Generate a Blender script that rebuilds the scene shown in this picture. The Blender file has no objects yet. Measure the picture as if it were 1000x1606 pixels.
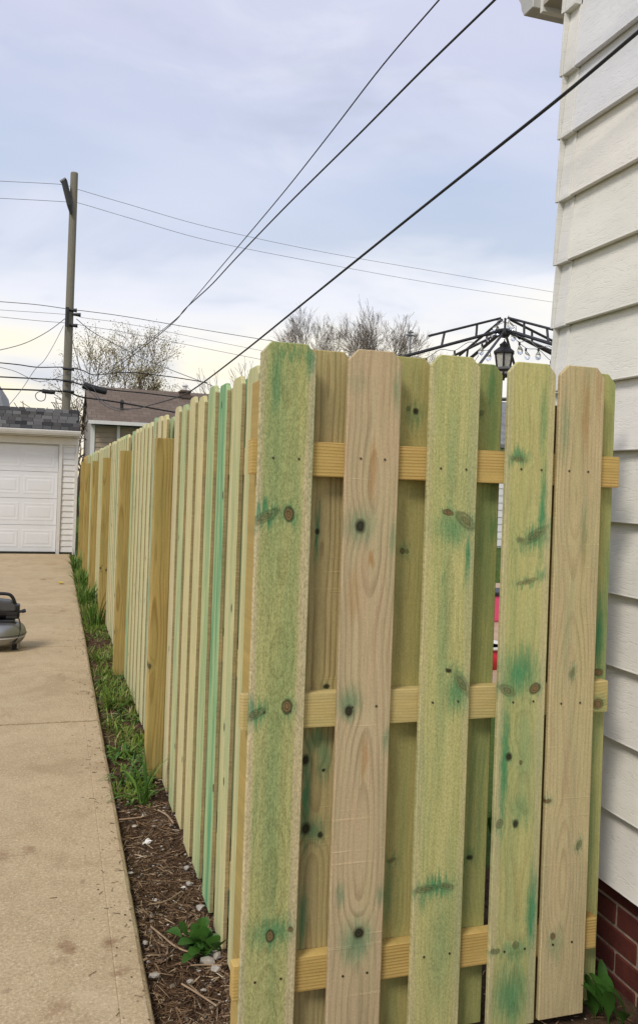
import bpy, bmesh, math, random
from mathutils import Vector, Matrix, noise as mnoise

S = bpy.context.scene
COL = S.collection
R = math.radians

# ---------------------------------------------------------------- camera
cam = bpy.data.cameras.new('camera')
cam.sensor_fit = 'VERTICAL'
cam.sensor_height = 36.0
cam.lens = 1330 / 1606 * 36.0
cam.shift_y = -43.5 / 1606
cam.clip_start = 0.05
cam.clip_end = 2000
camo = bpy.data.objects.new('camera', cam)
COL.objects.link(camo)
YAW = math.atan(413 / 1330)
camo.matrix_world = (Matrix.Translation((0, 0, 1.536)) @ Matrix.Rotation(-YAW, 4, 'Z')
                     @ Matrix.Rotation(R(90), 4, 'X') @ Matrix.Rotation(R(2.0), 4, 'Z'))
S.camera = camo

# ---------------------------------------------------------------- sky, sun, exposure
SUN_EL, SUN_AZ = R(47), R(229)          # azimuth clockwise from +Y: from the driveway side, a little behind the camera
world = bpy.data.worlds.new('World')
S.world = world
world.use_nodes = True
wt = world.node_tree
for n in list(wt.nodes):
    wt.nodes.remove(n)


class G:
    """small helper to write node graphs"""
    def __init__(self, tree):
        self.t = tree

    def n(self, kind, **kw):
        nd = self.t.nodes.new(kind)
        for k, v in kw.items():
            setattr(nd, k, v)
        return nd

    def put(self, sock, v):
        if v is None:
            return
        if isinstance(v, bpy.types.NodeSocket):
            self.t.links.new(v, sock)
        elif isinstance(v, (tuple, list)) and len(v) == 3 and sock.type == 'RGBA':
            sock.default_value = (*v, 1)
        else:
            sock.default_value = v

    def m(self, op, a, b=None, c=None, clamp=False):
        nd = self.n('ShaderNodeMath', operation=op, use_clamp=clamp)
        self.put(nd.inputs[0], a); self.put(nd.inputs[1], b); self.put(nd.inputs[2], c)
        return nd.outputs[0]

    def mr(self, v, a, b, c=0.0, d=1.0, smooth=False):
        nd = self.n('ShaderNodeMapRange')
        if smooth:
            nd.interpolation_type = 'SMOOTHSTEP'
        self.put(nd.inputs[0], v)
        for i, x in enumerate((a, b, c, d)):
            self.put(nd.inputs[i + 1], x)
        return nd.outputs[0]

    def mix(self, f, a, b, mode='MIX'):
        nd = self.n('ShaderNodeMix', data_type='RGBA', blend_type=mode)
        nd.clamp_factor = True
        self.put(nd.inputs[0], f); self.put(nd.inputs[6], a); self.put(nd.inputs[7], b)
        return nd.outputs[2]

    def vm(self, op, a, b=None):
        nd = self.n('ShaderNodeVectorMath', operation=op)
        self.put(nd.inputs[0], a)
        if b is not None:
            self.put(nd.inputs[3 if op == 'SCALE' else 1], b)
        return nd.outputs[1 if op in ('LENGTH', 'DOT_PRODUCT') else 0]

    def xyz(self, v):
        nd = self.n('ShaderNodeSeparateXYZ'); self.put(nd.inputs[0], v)
        return nd.outputs[0], nd.outputs[1], nd.outputs[2]

    def comb(self, x, y, z):
        nd = self.n('ShaderNodeCombineXYZ')
        self.put(nd.inputs[0], x); self.put(nd.inputs[1], y); self.put(nd.inputs[2], z)
        return nd.outputs[0]

    def noise(self, v, scale=1.0, detail=2.0, rough=0.5, dist=0.0, col=False):
        nd = self.n('ShaderNodeTexNoise')
        self.put(nd.inputs['Vector'], v); self.put(nd.inputs['Scale'], scale)
        self.put(nd.inputs['Detail'], detail); self.put(nd.inputs['Roughness'], rough)
        self.put(nd.inputs['Distortion'], dist)
        return nd.outputs[1 if col else 0]

    def vor(self, v, scale=1.0, feature='F1', out=0):
        nd = self.n('ShaderNodeTexVoronoi', feature=feature)
        self.put(nd.inputs['Vector'], v); self.put(nd.inputs['Scale'], scale)
        return nd.outputs[out]

    def ramp(self, f, stops):
        nd = self.n('ShaderNodeValToRGB')
        e = nd.color_ramp.elements
        while len(e) < len(stops):
            e.new(0.5)
        for el, (p, c) in zip(e, stops):
            el.position = p
            el.color = (*c, 1) if len(c) == 3 else c
        self.put(nd.inputs[0], f)
        return nd.outputs[0]

    def bump(self, h, strength=0.3, dist=0.01, normal=None):
        nd = self.n('ShaderNodeBump')
        self.put(nd.inputs['Height'], h); self.put(nd.inputs['Strength'], strength)
        self.put(nd.inputs['Distance'], dist)
        if normal is not None:
            self.put(nd.inputs['Normal'], normal)
        return nd.outputs[0]


g = G(wt)
gen = g.n('ShaderNodeTexCoord').outputs['Generated']
dx, dy, dz = g.xyz(gen)
sky = g.n('ShaderNodeTexSky', sky_type='NISHITA')
sky.sun_disc = False
sky.sun_elevation = SUN_EL
sky.sun_rotation = SUN_AZ
zz = g.m('MAXIMUM', dz, 0.02)
# cloud deck seen in perspective: project the direction on a plane overhead
flat = g.comb(g.m('DIVIDE', dx, g.m('ADD', zz, 0.12)), g.m('DIVIDE', dy, g.m('ADD', zz, 0.12)), 0.0)
c1 = g.noise(g.vm('MULTIPLY', flat, (0.55, 0.8, 1)), 0.75, 5, 0.5, 0.25)
c2 = g.noise(g.vm('MULTIPLY', gen, (3.0, 3.0, 9.0)), 1.3, 4, 0.55, 0.3)
elev = g.m('ADD', g.m('ADD', dz, g.mr(c2, 0.3, 0.7, -0.035, 0.035)), g.mr(c1, 0.3, 0.7, -0.05, 0.05))
deck = g.ramp(elev, [(0.0, (0.80, 0.70, 0.50)), (0.085, (0.86, 0.765, 0.54)), (0.15, (0.80, 0.765, 0.70)),
                     (0.205, (0.69, 0.70, 0.74)), (0.26, (0.44, 0.50, 0.61)), (0.33, (0.40, 0.47, 0.61)),
                     (0.47, (0.49, 0.51, 0.65)), (1.0, (0.48, 0.51, 0.63))])
c3 = g.noise(g.vm('MULTIPLY', gen, (2.2, 2.2, 5.5)), 1.9, 5, 0.55, 0.6)
deck = g.mix(g.mr(c1, 0.42, 0.68, 0, 0.55, True), deck, (0.64, 0.65, 0.75))
deck = g.mix(g.mr(c3, 0.48, 0.70, 0, 0.4, True), deck, (0.67, 0.675, 0.75))
deck = g.mix(g.mr(c2, 0.52, 0.70, 0, 0.5, True), deck, (0.39, 0.435, 0.54))
bgs = g.n('ShaderNodeBackground'); g.put(bgs.inputs[0], sky.outputs[0]); bgs.inputs[1].default_value = 0.07
bgc = g.n('ShaderNodeBackground'); g.put(bgc.inputs[0], deck); bgc.inputs[1].default_value = 0.85
mixs = g.n('ShaderNodeMixShader'); mixs.inputs[0].default_value = 0.9
wt.links.new(bgs.outputs[0], mixs.inputs[1]); wt.links.new(bgc.outputs[0], mixs.inputs[2])
wo = g.n('ShaderNodeOutputWorld'); wt.links.new(mixs.outputs[0], wo.inputs[0])

sun = bpy.data.lights.new('sun', 'SUN')
sun.energy = 1.5
sun.angle = R(16)
sun.color = (1.0, 0.93, 0.82)
suno = bpy.data.objects.new('sun', sun)
COL.objects.link(suno)
sd = Vector((math.sin(SUN_AZ) * math.cos(SUN_EL), math.cos(SUN_AZ) * math.cos(SUN_EL), math.sin(SUN_EL)))
suno.rotation_euler = sd.to_track_quat('Z', 'Y').to_euler()
suno.location = sd * 30

S.view_settings.view_transform = 'Standard'
S.view_settings.look = 'None'
S.view_settings.exposure = 0.70
S.view_settings.gamma = 1.0
S.view_settings.use_curve_mapping = False
S.render.engine = 'CYCLES'
S.cycles.max_bounces = 6
S.cycles.diffuse_bounces = 3
S.cycles.glossy_bounces = 2
S.cycles.transmission_bounces = 4

# ---------------------------------------------------------------- materials
MATS = {}


def material(name):
    m = bpy.data.materials.new(name)
    m.use_nodes = True
    t = m.node_tree
    bs = t.nodes['Principled BSDF']
    MATS[name] = m
    return m, G(t), bs


def finish(gg, bs, color=None, rough=None, normal=None, metal=None, spec=None):
    gg.put(bs.inputs['Base Color'], color)
    gg.put(bs.inputs['Roughness'], rough)
    gg.put(bs.inputs['Metallic'], metal)
    gg.put(bs.inputs['Specular IOR Level'], spec)
    if normal is not None:
        gg.put(bs.inputs['Normal'], normal)


def objc(gg):
    return gg.n('ShaderNodeTexCoord').outputs['Object']


def attr(gg, name, out=2):
    a = gg.n('ShaderNodeAttribute', attribute_type='OBJECT')
    a.attribute_name = name
    return a.outputs[out]


GREEN = (0.075, 0.275, 0.15)


def wood(name, base, late, ringc=0.35, ringfreq=110, pith=(0.01, 0.06), axis='Z', knots=(), stains=(), warm=(),
         sap=0.0, saw=0.0, fuzz=0.3, gdiff=0.25, randknot=False, tint=False, gcol=GREEN, pink=0.0, solid=False, wiga=0.02, kstyle=None):
    """treated softwood: solid growth rings round an off-centre pith, knots that bend them, copper-green stain"""
    m, q, bs = material(name)
    o = objc(q)
    x, y, z = q.xyz(o)
    if axis == 'X':
        x, z = z, x
    elif axis == 'Y':
        x, y, z = z, x, y
    seed = attr(q, 'seed')
    off = q.m('MULTIPLY', seed, 7.31)
    p2 = q.comb(x, z, off)                      # width, length, seed
    wig = q.noise(q.vm('MULTIPLY', p2, (9, 2.2, 1)), 1.0, 3, 0.55)
    wob = q.noise(q.vm('MULTIPLY', p2, (34, 22, 1)), 1.0, 3, 0.6, col=True)
    strk = q.noise(q.vm('MULTIPLY', p2, (150, 5, 1)), 1.0, 2, 0.6)
    pd = q.vm('ADD', q.comb(x, z, 0.0), q.vm('SCALE', q.vm('MULTIPLY', q.vm('SUBTRACT', wob, (0.5, 0.5, 0.5)), (1, 1, 0)), 0.016))
    pd = q.vm('ADD', pd, q.comb(0.0, q.m('MULTIPLY', q.m('SUBTRACT', strk, 0.5), 0.11), 0.0))

    def ell(k, vec):
        mp = q.n('ShaderNodeMapping', vector_type='TEXTURE')
        q.put(mp.inputs[0], vec)
        mp.inputs[1].default_value = (k[0], k[1], 0)
        mp.inputs[2].default_value = (0, 0, R(k[4]))
        mp.inputs[3].default_value = (k[2], k[3], 1)
        return q.vm('LENGTH', mp.outputs[0])

    raw = q.comb(x, z, 0.0)
    small = q.vm('ADD', q.comb(x, z, 0.0), q.vm('SCALE', q.vm('MULTIPLY', q.vm('SUBTRACT', wob, (0.5, 0.5, 0.5)), (1, 1, 0)), 0.011))
    bend = None
    core = None
    rim = None
    halo = None
    kcol = None
    for i_, k in enumerate(knots):
        d = ell(k, small)
        lng = max(k[2], k[3]) / min(k[2], k[3]) > 1.9
        sty = 2 if lng else kstyle if kstyle is not None else (2 if lng else (i_ * 7 + len(knots)) % 3)
        tone = ((0.030, 0.026, 0.014), (0.21, 0.125, 0.06), (0.145, 0.135, 0.065))[sty]
        c = q.mr(d, (0.6, 0.7, 0.4)[sty], 1.0, (0.95, 0.9, 0.7)[sty], 0, True)
        r_ = q.m('MULTIPLY', q.mr(d, 0.55, 0.88, 0, 1, True), q.mr(d, 0.95, 1.25, (0.75, 0.85, 0.55)[sty], 0, True))
        kin = q.mr(q.m('SINE', q.m('ADD', q.m('MULTIPLY', d, 15.0), q.m('MULTIPLY', wig, 9.0))), -1.0, 1.0, 0.55, 1.35)
        kc = q.vm('SCALE', tone, kin)
        kcol = kc if kcol is None else q.mix(q.m('GREATER_THAN', c, core), kcol, kc)
        amp = min(k[2], k[3]) * 1.1
        h = q.m('MULTIPLY', q.m('POWER', 2.718, q.m('MULTIPLY', q.m('MULTIPLY', d, d), -0.09 if not lng else -0.3)), amp)
        core = c if core is None else q.m('MAXIMUM', core, c)
        rim = r_ if rim is None else q.m('MAXIMUM', rim, r_)
        bend = h if bend is None else q.m('ADD', bend, h)
        h2 = q.mr(ell(k, pd), 0.9, 2.5, 1, 0, True)
        halo = h2 if halo is None else q.m('MAXIMUM', halo, h2)
    if randknot:
        vv = q.comb(q.m('MULTIPLY', x, 5.0), q.m('MULTIPLY', z, 2.1), off)
        vn = q.n('ShaderNodeTexVoronoi', feature='F1'); q.put(vn.inputs['Vector'], vv); vn.inputs['Scale'].default_value = 1.0
        dv = vn.outputs[0]
        cx, cy, cz = q.xyz(q.vm('SUBTRACT', vv, vn.outputs['Position']))
        d = q.vm('LENGTH', q.comb(q.m('MULTIPLY', cx, 26.0), q.m('MULTIPLY', cy, 40.0), 0.0))
        gate = q.mr(q.m('ABSOLUTE', cz), 0.0, 0.38, 1, 0)
        gate = q.m('GREATER_THAN', gate, 0.25)
        core = q.m('MULTIPLY', q.mr(d, 0.75, 1.1, 1, 0, True), gate)
        rim = q.m('MULTIPLY', q.m('MULTIPLY', q.mr(d, 0.55, 0.9, 0, 1, True), q.mr(d, 1.0, 1.4, 1, 0, True)), gate)
        bend = q.m('MULTIPLY', q.m('MULTIPLY', q.m('POWER', 2.718, q.m('MULTIPLY', q.m('MULTIPLY', d, d), -0.12)), 0.013), gate)
        halo = q.m('MULTIPLY', q.mr(d, 1.0, 4.0, 1, 0, True), gate)
    # growth rings
    sw = q.noise(q.comb(0.0, q.m('MULTIPLY', z, 1.15), off), 1.0, 2, 0.5)
    sx = q.m('ADD', q.m('SUBTRACT', x, pith[0]), q.m('MULTIPLY', q.m('SUBTRACT', wig, 0.5), wiga))
    depth = q.m('ADD', q.m('ADD', y, pith[1]), q.m('MULTIPLY', q.m('SUBTRACT', sw, 0.5), 0.16 if not solid else 0.05))
    rr = q.m('SQRT', q.m('ADD', q.m('MULTIPLY', sx, sx), q.m('MULTIPLY', depth, depth)))
    if bend is not None:
        rr = q.m('ADD', rr, bend)
    fr = q.m('FRACT', q.m('MULTIPLY', rr, ringfreq))
    ring = q.ramp(fr, [(0.0, (0, 0, 0)), (0.45, (0.08, 0.08, 0.08)), (0.82, (1, 1, 1)), (0.93, (0.8, 0.8, 0.8)), (1.0, (0, 0, 0))])
    rfade = q.m('MULTIPLY', ring, q.mr(q.noise(q.vm('MULTIPLY', p2, (14, 3, 1)), 1.0, 2), 0.3, 0.65, 0.25, 1.0))
    col = q.mix(q.m('MULTIPLY', rfade, ringc), base, late)
    if tint:
        tc = attr(q, 'tint', 0)
        col = q.mix(1.0, col, tc, 'MULTIPLY')
    # broad colour drift and fibres
    drift = q.noise(q.vm('MULTIPLY', p2, (16, 0.9, 1)), 1.0, 3, 0.6)
    col = q.mix(q.mr(drift, 0.35, 0.7, 0, 0.35), col, q.mix(1.0, col, (0.68, 0.76, 0.54), 'MULTIPLY'))
    if pink:
        pn = q.noise(q.vm('MULTIPLY', p2, (20, 2.0, 1)), 1.0, 3, 0.6)
        col = q.mix(q.mr(pn, 0.35, 0.62, 0.15 * pink, pink, True), col, (0.56, 0.39, 0.27))
    for k in warm:
        d = ell(k, pd)
        col = q.mix(q.mr(d, 0.3, 1.1, k[5], 0, True), col, (0.47, 0.26, 0.11))
    if sap:
        ed = q.m('ADD', q.m('ABSOLUTE', q.m('ADD', x, 0.004)), q.m('MULTIPLY', q.m('SUBTRACT', wig, 0.5), 0.03))
        col = q.mix(q.mr(ed, 0.050, 0.060, 0, sap, True), col, (0.62, 0.53, 0.345))
    # copper green
    gn = q.noise(q.vm('MULTIPLY', p2, (24, 1.7, 1)), 1.0, 4, 0.6)
    gsp = q.noise(q.vm('MULTIPLY', p2, (210, 22, 1)), 1.0, 2, 0.6)
    gm = q.mr(gn, 0.42, 0.72, 0, gdiff, True)
    if tint:
        gm = q.m('MULTIPLY', q.mr(gn, 0.40, 0.62, 0, 1, True), attr(q, 'green'))
    for k in stains:
        d = ell(k, pd)
        fall = q.m('ADD', q.mr(d, 0.0, 1.5, 1, 0), q.m('MULTIPLY', q.m('SUBTRACT', gsp, 0.5), 0.55))
        s_ = q.m('MULTIPLY', q.mr(fall, 0.14, 0.98, 0, 1, True), min(1.0, k[5] * 1.45))
        gm = q.m('MAXIMUM', gm, s_)
    if halo is not None:
        gm = q.m('MAXIMUM', gm, q.m('MULTIPLY', q.m('MULTIPLY', halo, 0.62 if not randknot else 0.45), q.mr(gsp, 0.35, 0.55, 0.25, 1.0)))
    if gcol is not None:
        gdull = tuple(0.55 * a_ + 0.45 * b_ for a_, b_ in zip(gcol, (0.17, 0.20, 0.075)))
        tgt = q.mix(q.mr(drift, 0.38, 0.62, 0.4, 1.0), gdull, gcol)
        tgt = q.mix(0.55, tgt, q.mix(1.0, col, (0.20, 0.60, 0.55), 'MULTIPLY'))
        col = q.mix(gm, col, tgt)
    if core is not None:
        kn = q.noise(q.vm('MULTIPLY', p2, (260, 200, 1)), 1.0, 3)
        if randknot:
            kcol = q.mix(q.mr(kn, 0.3, 0.7), (0.06, 0.04, 0.02), (0.22, 0.14, 0.07))
        col = q.mix(core, col, kcol)
        col = q.mix(q.m('MULTIPLY', rim, q.mr(wig, 0.35, 0.6, 0.35, 0.95)), col, (0.05, 0.058, 0.028))
    fib = q.noise(q.vm('MULTIPLY', p2, (420, 9, 1)), 1.0, 3, 0.65)
    col = q.mix(q.mr(fib, 0.3, 0.7, 0.0, 0.5), q.mix(1.0, col, (0.74, 0.74, 0.68), 'MULTIPLY'), q.mix(1.0, col, (1.20, 1.19, 1.15), 'MULTIPLY'))
    fz = q.noise(q.vm('MULTIPLY', p2, (300, 150, 1)), 1.0, 2, 0.7)
    if fuzz:
        col = q.mix(q.mr(fz, 0.48, 0.62, 0, fuzz), col, q.mix(1.0, col, (0.52, 0.55, 0.44), 'MULTIPLY'))
        col = q.mix(q.mr(fz, 0.42, 0.30, 0, fuzz), col, q.mix(1.0, col, (1.40, 1.37, 1.3), 'MULTIPLY'))
    h = q.m('ADD', q.m('MULTIPLY', fib, 0.6), q.m('MULTIPLY', fz, 0.9 * (0.3 + fuzz)))
    if saw:
        sl = q.noise(q.comb(q.m('MULTIPLY', x, 1.2), q.m('MULTIPLY', z, 60.0), off), 1.0, 3, 0.7)
        sm = q.m('MULTIPLY', q.mr(sl, 0.60, 0.68, 0, 1, True), q.mr(q.noise(q.vm('MULTIPLY', p2, (10, 12, 1)), 1.0, 2), 0.35, 0.6, 0.1, 1))
        col = q.mix(q.m('MULTIPLY', sm, saw), col, q.mix(1.0, col, (1.3, 1.3, 1.3), 'MULTIPLY'))
        h = q.m('ADD', h, q.m('MULTIPLY', sm, 0.6))
    finish(q, bs, col, 0.78, q.bump(h, 0.55, 0.0016), spec=0.25)
    return m


def plain(name, color, rough=0.6, metal=0.0, var=0.12, scale=6.0, bump=0.0, bscale=80.0, spec=0.5):
    m, q, bs = material(name)
    o = objc(q)
    n1 = q.noise(o, scale, 4, 0.6)
    c = q.mix(q.mr(n1, 0.3, 0.7, 0, 1), tuple(v * (1 - var) for v in color), tuple(min(1, v * (1 + var)) for v in color))
    nb = q.bump(q.noise(o, bscale, 3, 0.6), bump, 0.004) if bump else None
    finish(q, bs, c, rough, nb, metal, spec)
    return m


def mat_concrete():
    m, q, bs = material('concrete')
    o = q.n('ShaderNodeNewGeometry').outputs['Position']
    big = q.noise(o, 0.9, 5, 0.6)
    mid = q.noise(o, 7.0, 5, 0.65)
    fine = q.noise(o, 95.0, 4, 0.7)
    grit = q.noise(o, 260.0, 3, 0.7)
    c = q.mix(q.mr(big, 0.3, 0.7, 0, 1), (0.395, 0.305, 0.188), (0.475, 0.372, 0.236))
    c = q.mix(q.mr(mid, 0.42, 0.64, 0, 0.38, True), c, (0.325, 0.235, 0.14))
    c = q.mix(q.mr(fine, 0.52, 0.66, 0, 0.6), c, (0.23, 0.17, 0.105))
    c = q.mix(q.mr(fine, 0.46, 0.32, 0, 0.7), c, (0.66, 0.53, 0.37))
    c = q.mix(q.mr(grit, 0.56, 0.70, 0, 0.6), c, (0.74, 0.62, 0.45))
    st = q.noise(q.vm('MULTIPLY', o, (1.0, 0.55, 1)), 2.2, 7, 0.8, 0.6)
    c = q.mix(q.mr(st, 0.60, 0.70, 0, 0.75, True), c, (0.22, 0.135, 0.07))
    spots = q.vor(q.vm('ADD', o, q.vm('SCALE', q.noise(o, 25, 2, col=True), 0.03)), 5.5)
    c = q.mix(q.m('MULTIPLY', q.mr(spots, 0.03, 0.10, 1, 0, True), q.mr(big, 0.45, 0.6, 0, 0.8)), c, (0.16, 0.10, 0.06))
    bl = q.noise(q.vm('ADD', o, (3.7, 1.1, 0)), 1.7, 6, 0.68, 0.4)
    c = q.mix(q.mr(bl, 0.52, 0.66, 0, 0.32, True), c, (0.27, 0.185, 0.105))
    c = q.mix(q.mr(bl, 0.42, 0.28, 0, 0.45, True), c, (0.53, 0.43, 0.29))
    # dirt smudges where something muddy was set down
    dn = q.noise(o, 18.0, 5, 0.75)
    for cxy, rx, ry, am in (((0.085, 2.801, 0.030), 0.05, 0.10, 0.8), ((0.217, 2.807, 0.030), 0.035, 0.05, 0.8), ((0.242, 2.639, 0.030), 0.04, 0.05, 0.9), ((0.065, 2.742, 0.030), 0.05, 0.06, 0.6),
                            ((-0.046, 3.582, 0.030), 0.05, 0.06, 0.7), ((-0.148, 3.557, 0.030), 0.05, 0.07, 0.6), ((0.123, 9.836, 0.030), 0.10, 0.16, 0.7), ((0.055, 2.497, 0.030), 0.05, 0.05, 0.5)):
        mp = q.n('ShaderNodeMapping', vector_type='TEXTURE')
        q.put(mp.inputs[0], o); mp.inputs[1].default_value = cxy; mp.inputs[3].default_value = (rx * 1.7, ry * 1.7, 1)
        dd_ = q.vm('LENGTH', mp.outputs[0])
        mk = q.mr(q.m('ADD', q.mr(dd_, 0, 1.0, 1, 0), q.m('MULTIPLY', q.m('SUBTRACT', dn, 0.5), 2.2)), 0.40, 1.25, 0, am, True)
        mk = q.m('MULTIPLY', mk, q.mr(dd_, 0.6, 1.1, 1, 0, True))
        c = q.mix(mk, c, (0.20, 0.115, 0.062))
    h = q.m('ADD', fine, q.m('MULTIPLY', grit, 0.5))
    finish(q, bs, c, 0.9, q.bump(h, 0.5, 0.003), spec=0.2)
    return m


def mat_soil():
    m, q, bs = material('soil')
    o = q.n('ShaderNodeNewGeometry').outputs['Position']
    a = q.noise(o, 5.0, 6, 0.7)
    b = q.noise(o, 60.0, 5, 0.75)
    c = q.mix(q.mr(a, 0.3, 0.7), (0.055, 0.033, 0.019), (0.115, 0.072, 0.042))
    c = q.mix(q.mr(b, 0.5, 0.75, 0, 0.7), c, (0.18, 0.115, 0.065))
    c = q.mix(q.mr(b, 0.42, 0.25, 0, 0.8), c, (0.02, 0.013, 0.008))
    finish(q, bs, c, 0.95, q.bump(b, 1.0, 0.02), spec=0.15)
    return m


def mat_ground():
    m, q, bs = material('turf')
    o = q.n('ShaderNodeNewGeometry').outputs['Position']
    a = q.noise(o, 0.5, 5, 0.6)
    b = q.noise(o, 40.0, 4, 0.7)
    c = q.mix(q.mr(a, 0.35, 0.65), (0.055, 0.10, 0.022), (0.10, 0.15, 0.035))
    c = q.mix(q.mr(b, 0.4, 0.7, 0, 0.7), c, (0.03, 0.05, 0.012))
    finish(q, bs, c, 0.95, q.bump(b, 0.8, 0.03), spec=0.1)
    return m


def mat_island(name, stops, rough=0.8, trans=0.0, bump=False):
    """every small loose piece of a mesh takes its own colour from the ramp"""
    m, q, bs = material(name)
    rnd = q.n('ShaderNodeNewGeometry').outputs['Random Per Island']
    c = q.ramp(rnd, stops)
    o = objc(q)
    n1 = q.noise(o, 90.0, 2)
    c = q.mix(q.mr(n1, 0.3, 0.7, 0, 0.5), c, q.mix(1.0, c, (0.7, 0.72, 0.65), 'MULTIPLY'))
    finish(q, bs, c, rough, spec=0.25)
    if trans:
        tr = q.n('ShaderNodeBsdfTranslucent'); q.put(tr.inputs[0], c)
        mx = q.n('ShaderNodeMixShader'); mx.inputs[0].default_value = trans
        out = m.node_tree.nodes['Material Output']
        m.node_tree.links.new(bs.outputs[0], mx.inputs[1]); m.node_tree.links.new(tr.outputs[0], mx.inputs[2])
        m.node_tree.links.new(mx.outputs[0], out.inputs[0])
    return m


def mat_siding(name, color, grain=True, axis='Y'):
    m, q, bs = material(name)
    o = objc(q)
    x, y, z = q.xyz(o)
    seed = q.m('MULTIPLY', attr(q, 'seed'), 3.7)
    L = y if axis == 'Y' else x
    # pressed cedar-grain relief: stretched, warped bands
    warp = q.noise(q.comb(q.m('MULTIPLY', L, 4.0), q.m('MULTIPLY', z, 16.0), seed), 1.0, 4, 0.6)
    ph = q.m('ADD', q.m('MULTIPLY', z, 620.0), q.m('MULTIPLY', warp, 75.0))
    band = q.m('SINE', ph)
    patch = q.noise(q.comb(q.m('MULTIPLY', L, 12.0), q.m('MULTIPLY', z, 70.0), seed), 1.0, 4, 0.65)
    h = q.m('MULTIPLY', q.mr(band, 0.35, 1.0), q.mr(patch, 0.40, 0.62))
    dirt = q.noise(q.comb(q.m('MULTIPLY', L, 2.0), q.m('MULTIPLY', z, 5.0), seed), 1.0, 5, 0.65)
    tn = attr(q, 'tint', 0)
    c = q.mix(q.mr(dirt, 0.35, 0.75), color, tuple(v * 0.84 for v in color))
    c = q.mix(1.0, c, tn, 'MULTIPLY')
    c = q.mix(q.m('MULTIPLY', h, 0.16 if grain else 0.0), c, tuple(v * 0.55 for v in color))
    finish(q, bs, c, 0.55, q.bump(h, 0.42 if grain else 0.05, -0.0016), spec=0.35)
    return m


def mat_brick():
    m, q, bs = material('brick')
    o = objc(q)
    seed = attr(q, 'seed')
    v = q.vm('ADD', o, q.comb(seed, seed, seed))
    n1 = q.noise(v, 14.0, 4, 0.65)
    n2 = q.noise(v, 130.0, 3, 0.7)
    c = q.mix(q.mr(n1, 0.3, 0.7), (0.070, 0.015, 0.011), (0.125, 0.030, 0.020))
    c = q.mix(q.mr(n2, 0.5, 0.7, 0, 0.5), c, (0.05, 0.015, 0.012))
    c = q.mix(q.mr(seed, 0.0, 1.0, 0.0, 0.45), c, (0.07, 0.018, 0.015))
    finish(q, bs, c, 0.85, q.bump(n2, 0.6, 0.004), spec=0.25)
    return m


def mat_shingle(name, cols, seedvar=True):
    m, q, bs = material(name)
    o = objc(q)
    seed = attr(q, 'seed')
    n2 = q.noise(o, 160.0, 3, 0.7)
    c = q.ramp(seed, [(i / (len(cols) - 1), k) for i, k in enumerate(cols)])
    c = q.mix(q.mr(n2, 0.4, 0.7, 0, 0.5), c, q.mix(1.0, c, (0.6, 0.6, 0.6), 'MULTIPLY'))
    finish(q, bs, c, 0.9, q.bump(n2, 0.6, 0.005), spec=0.2)
    return m


def mat_farroof():
    m, q, bs = material('far_roof')
    o = objc(q)
    x, y, z = q.xyz(o)
    bt = q.n('ShaderNodeTexBrick')
    q.put(bt.inputs['Vector'], q.comb(x, q.m('MULTIPLY', z, 1.8), 0.0))
    bt.inputs['Scale'].default_value = 1.0
    bt.inputs['Brick Width'].default_value = 0.32
    bt.inputs['Row Height'].default_value = 0.22
    bt.inputs['Mortar Size'].default_value = 0.012
    bt.inputs['Color1'].default_value = (0.135, 0.105, 0.082, 1)
    bt.inputs['Color2'].default_value = (0.18, 0.142, 0.112, 1)
    bt.inputs['Mortar'].default_value = (0.09, 0.065, 0.05, 1)
    n1 = q.noise(o, 1.3, 4, 0.6)
    c = q.mix(q.mr(n1, 0.35, 0.7, 0, 0.6), bt.outputs[0], (0.12, 0.088, 0.07))
    finish(q, bs, c, 0.9, spec=0.2)
    return m


def mat_glass(name, tint=(1, 1, 1), rough=0.02):
    m, q, bs = material(name)
    finish(q, bs, tint, rough)
    bs.inputs['Transmission Weight'].default_value = 1.0
    bs.inputs['IOR'].default_value = 1.25
    return m


# ---------------------------------------------------------------- mesh helpers
def link(name, me, mat=None, parent=None, loc=None, rot=None):
    o = bpy.data.objects.new(name, me)
    COL.objects.link(o)
    if mat is not None and me is not None and not me.materials:
        me.materials.append(MATS[mat] if isinstance(mat, str) else mat)
    if parent is not None:
        o.parent = parent
    if loc is not None:
        o.location = loc
    if rot is not None:
        o.rotation_euler = rot
    return o


def empty(name, loc=(0, 0, 0), label=None, cat=None, group=None, rz=0.0):
    o = bpy.data.objects.new(name, None)
    COL.objects.link(o)
    o.location = loc
    o.rotation_euler = (0, 0, rz)
    o.empty_display_size = 0.2
    return tag(o, label, cat, group)


def tag(o, label=None, cat=None, group=None, kind=None):
    if label: o['label'] = label
    if cat: o['category'] = cat
    if group: o['group'] = group
    if kind: o['kind'] = kind
    return o


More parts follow.
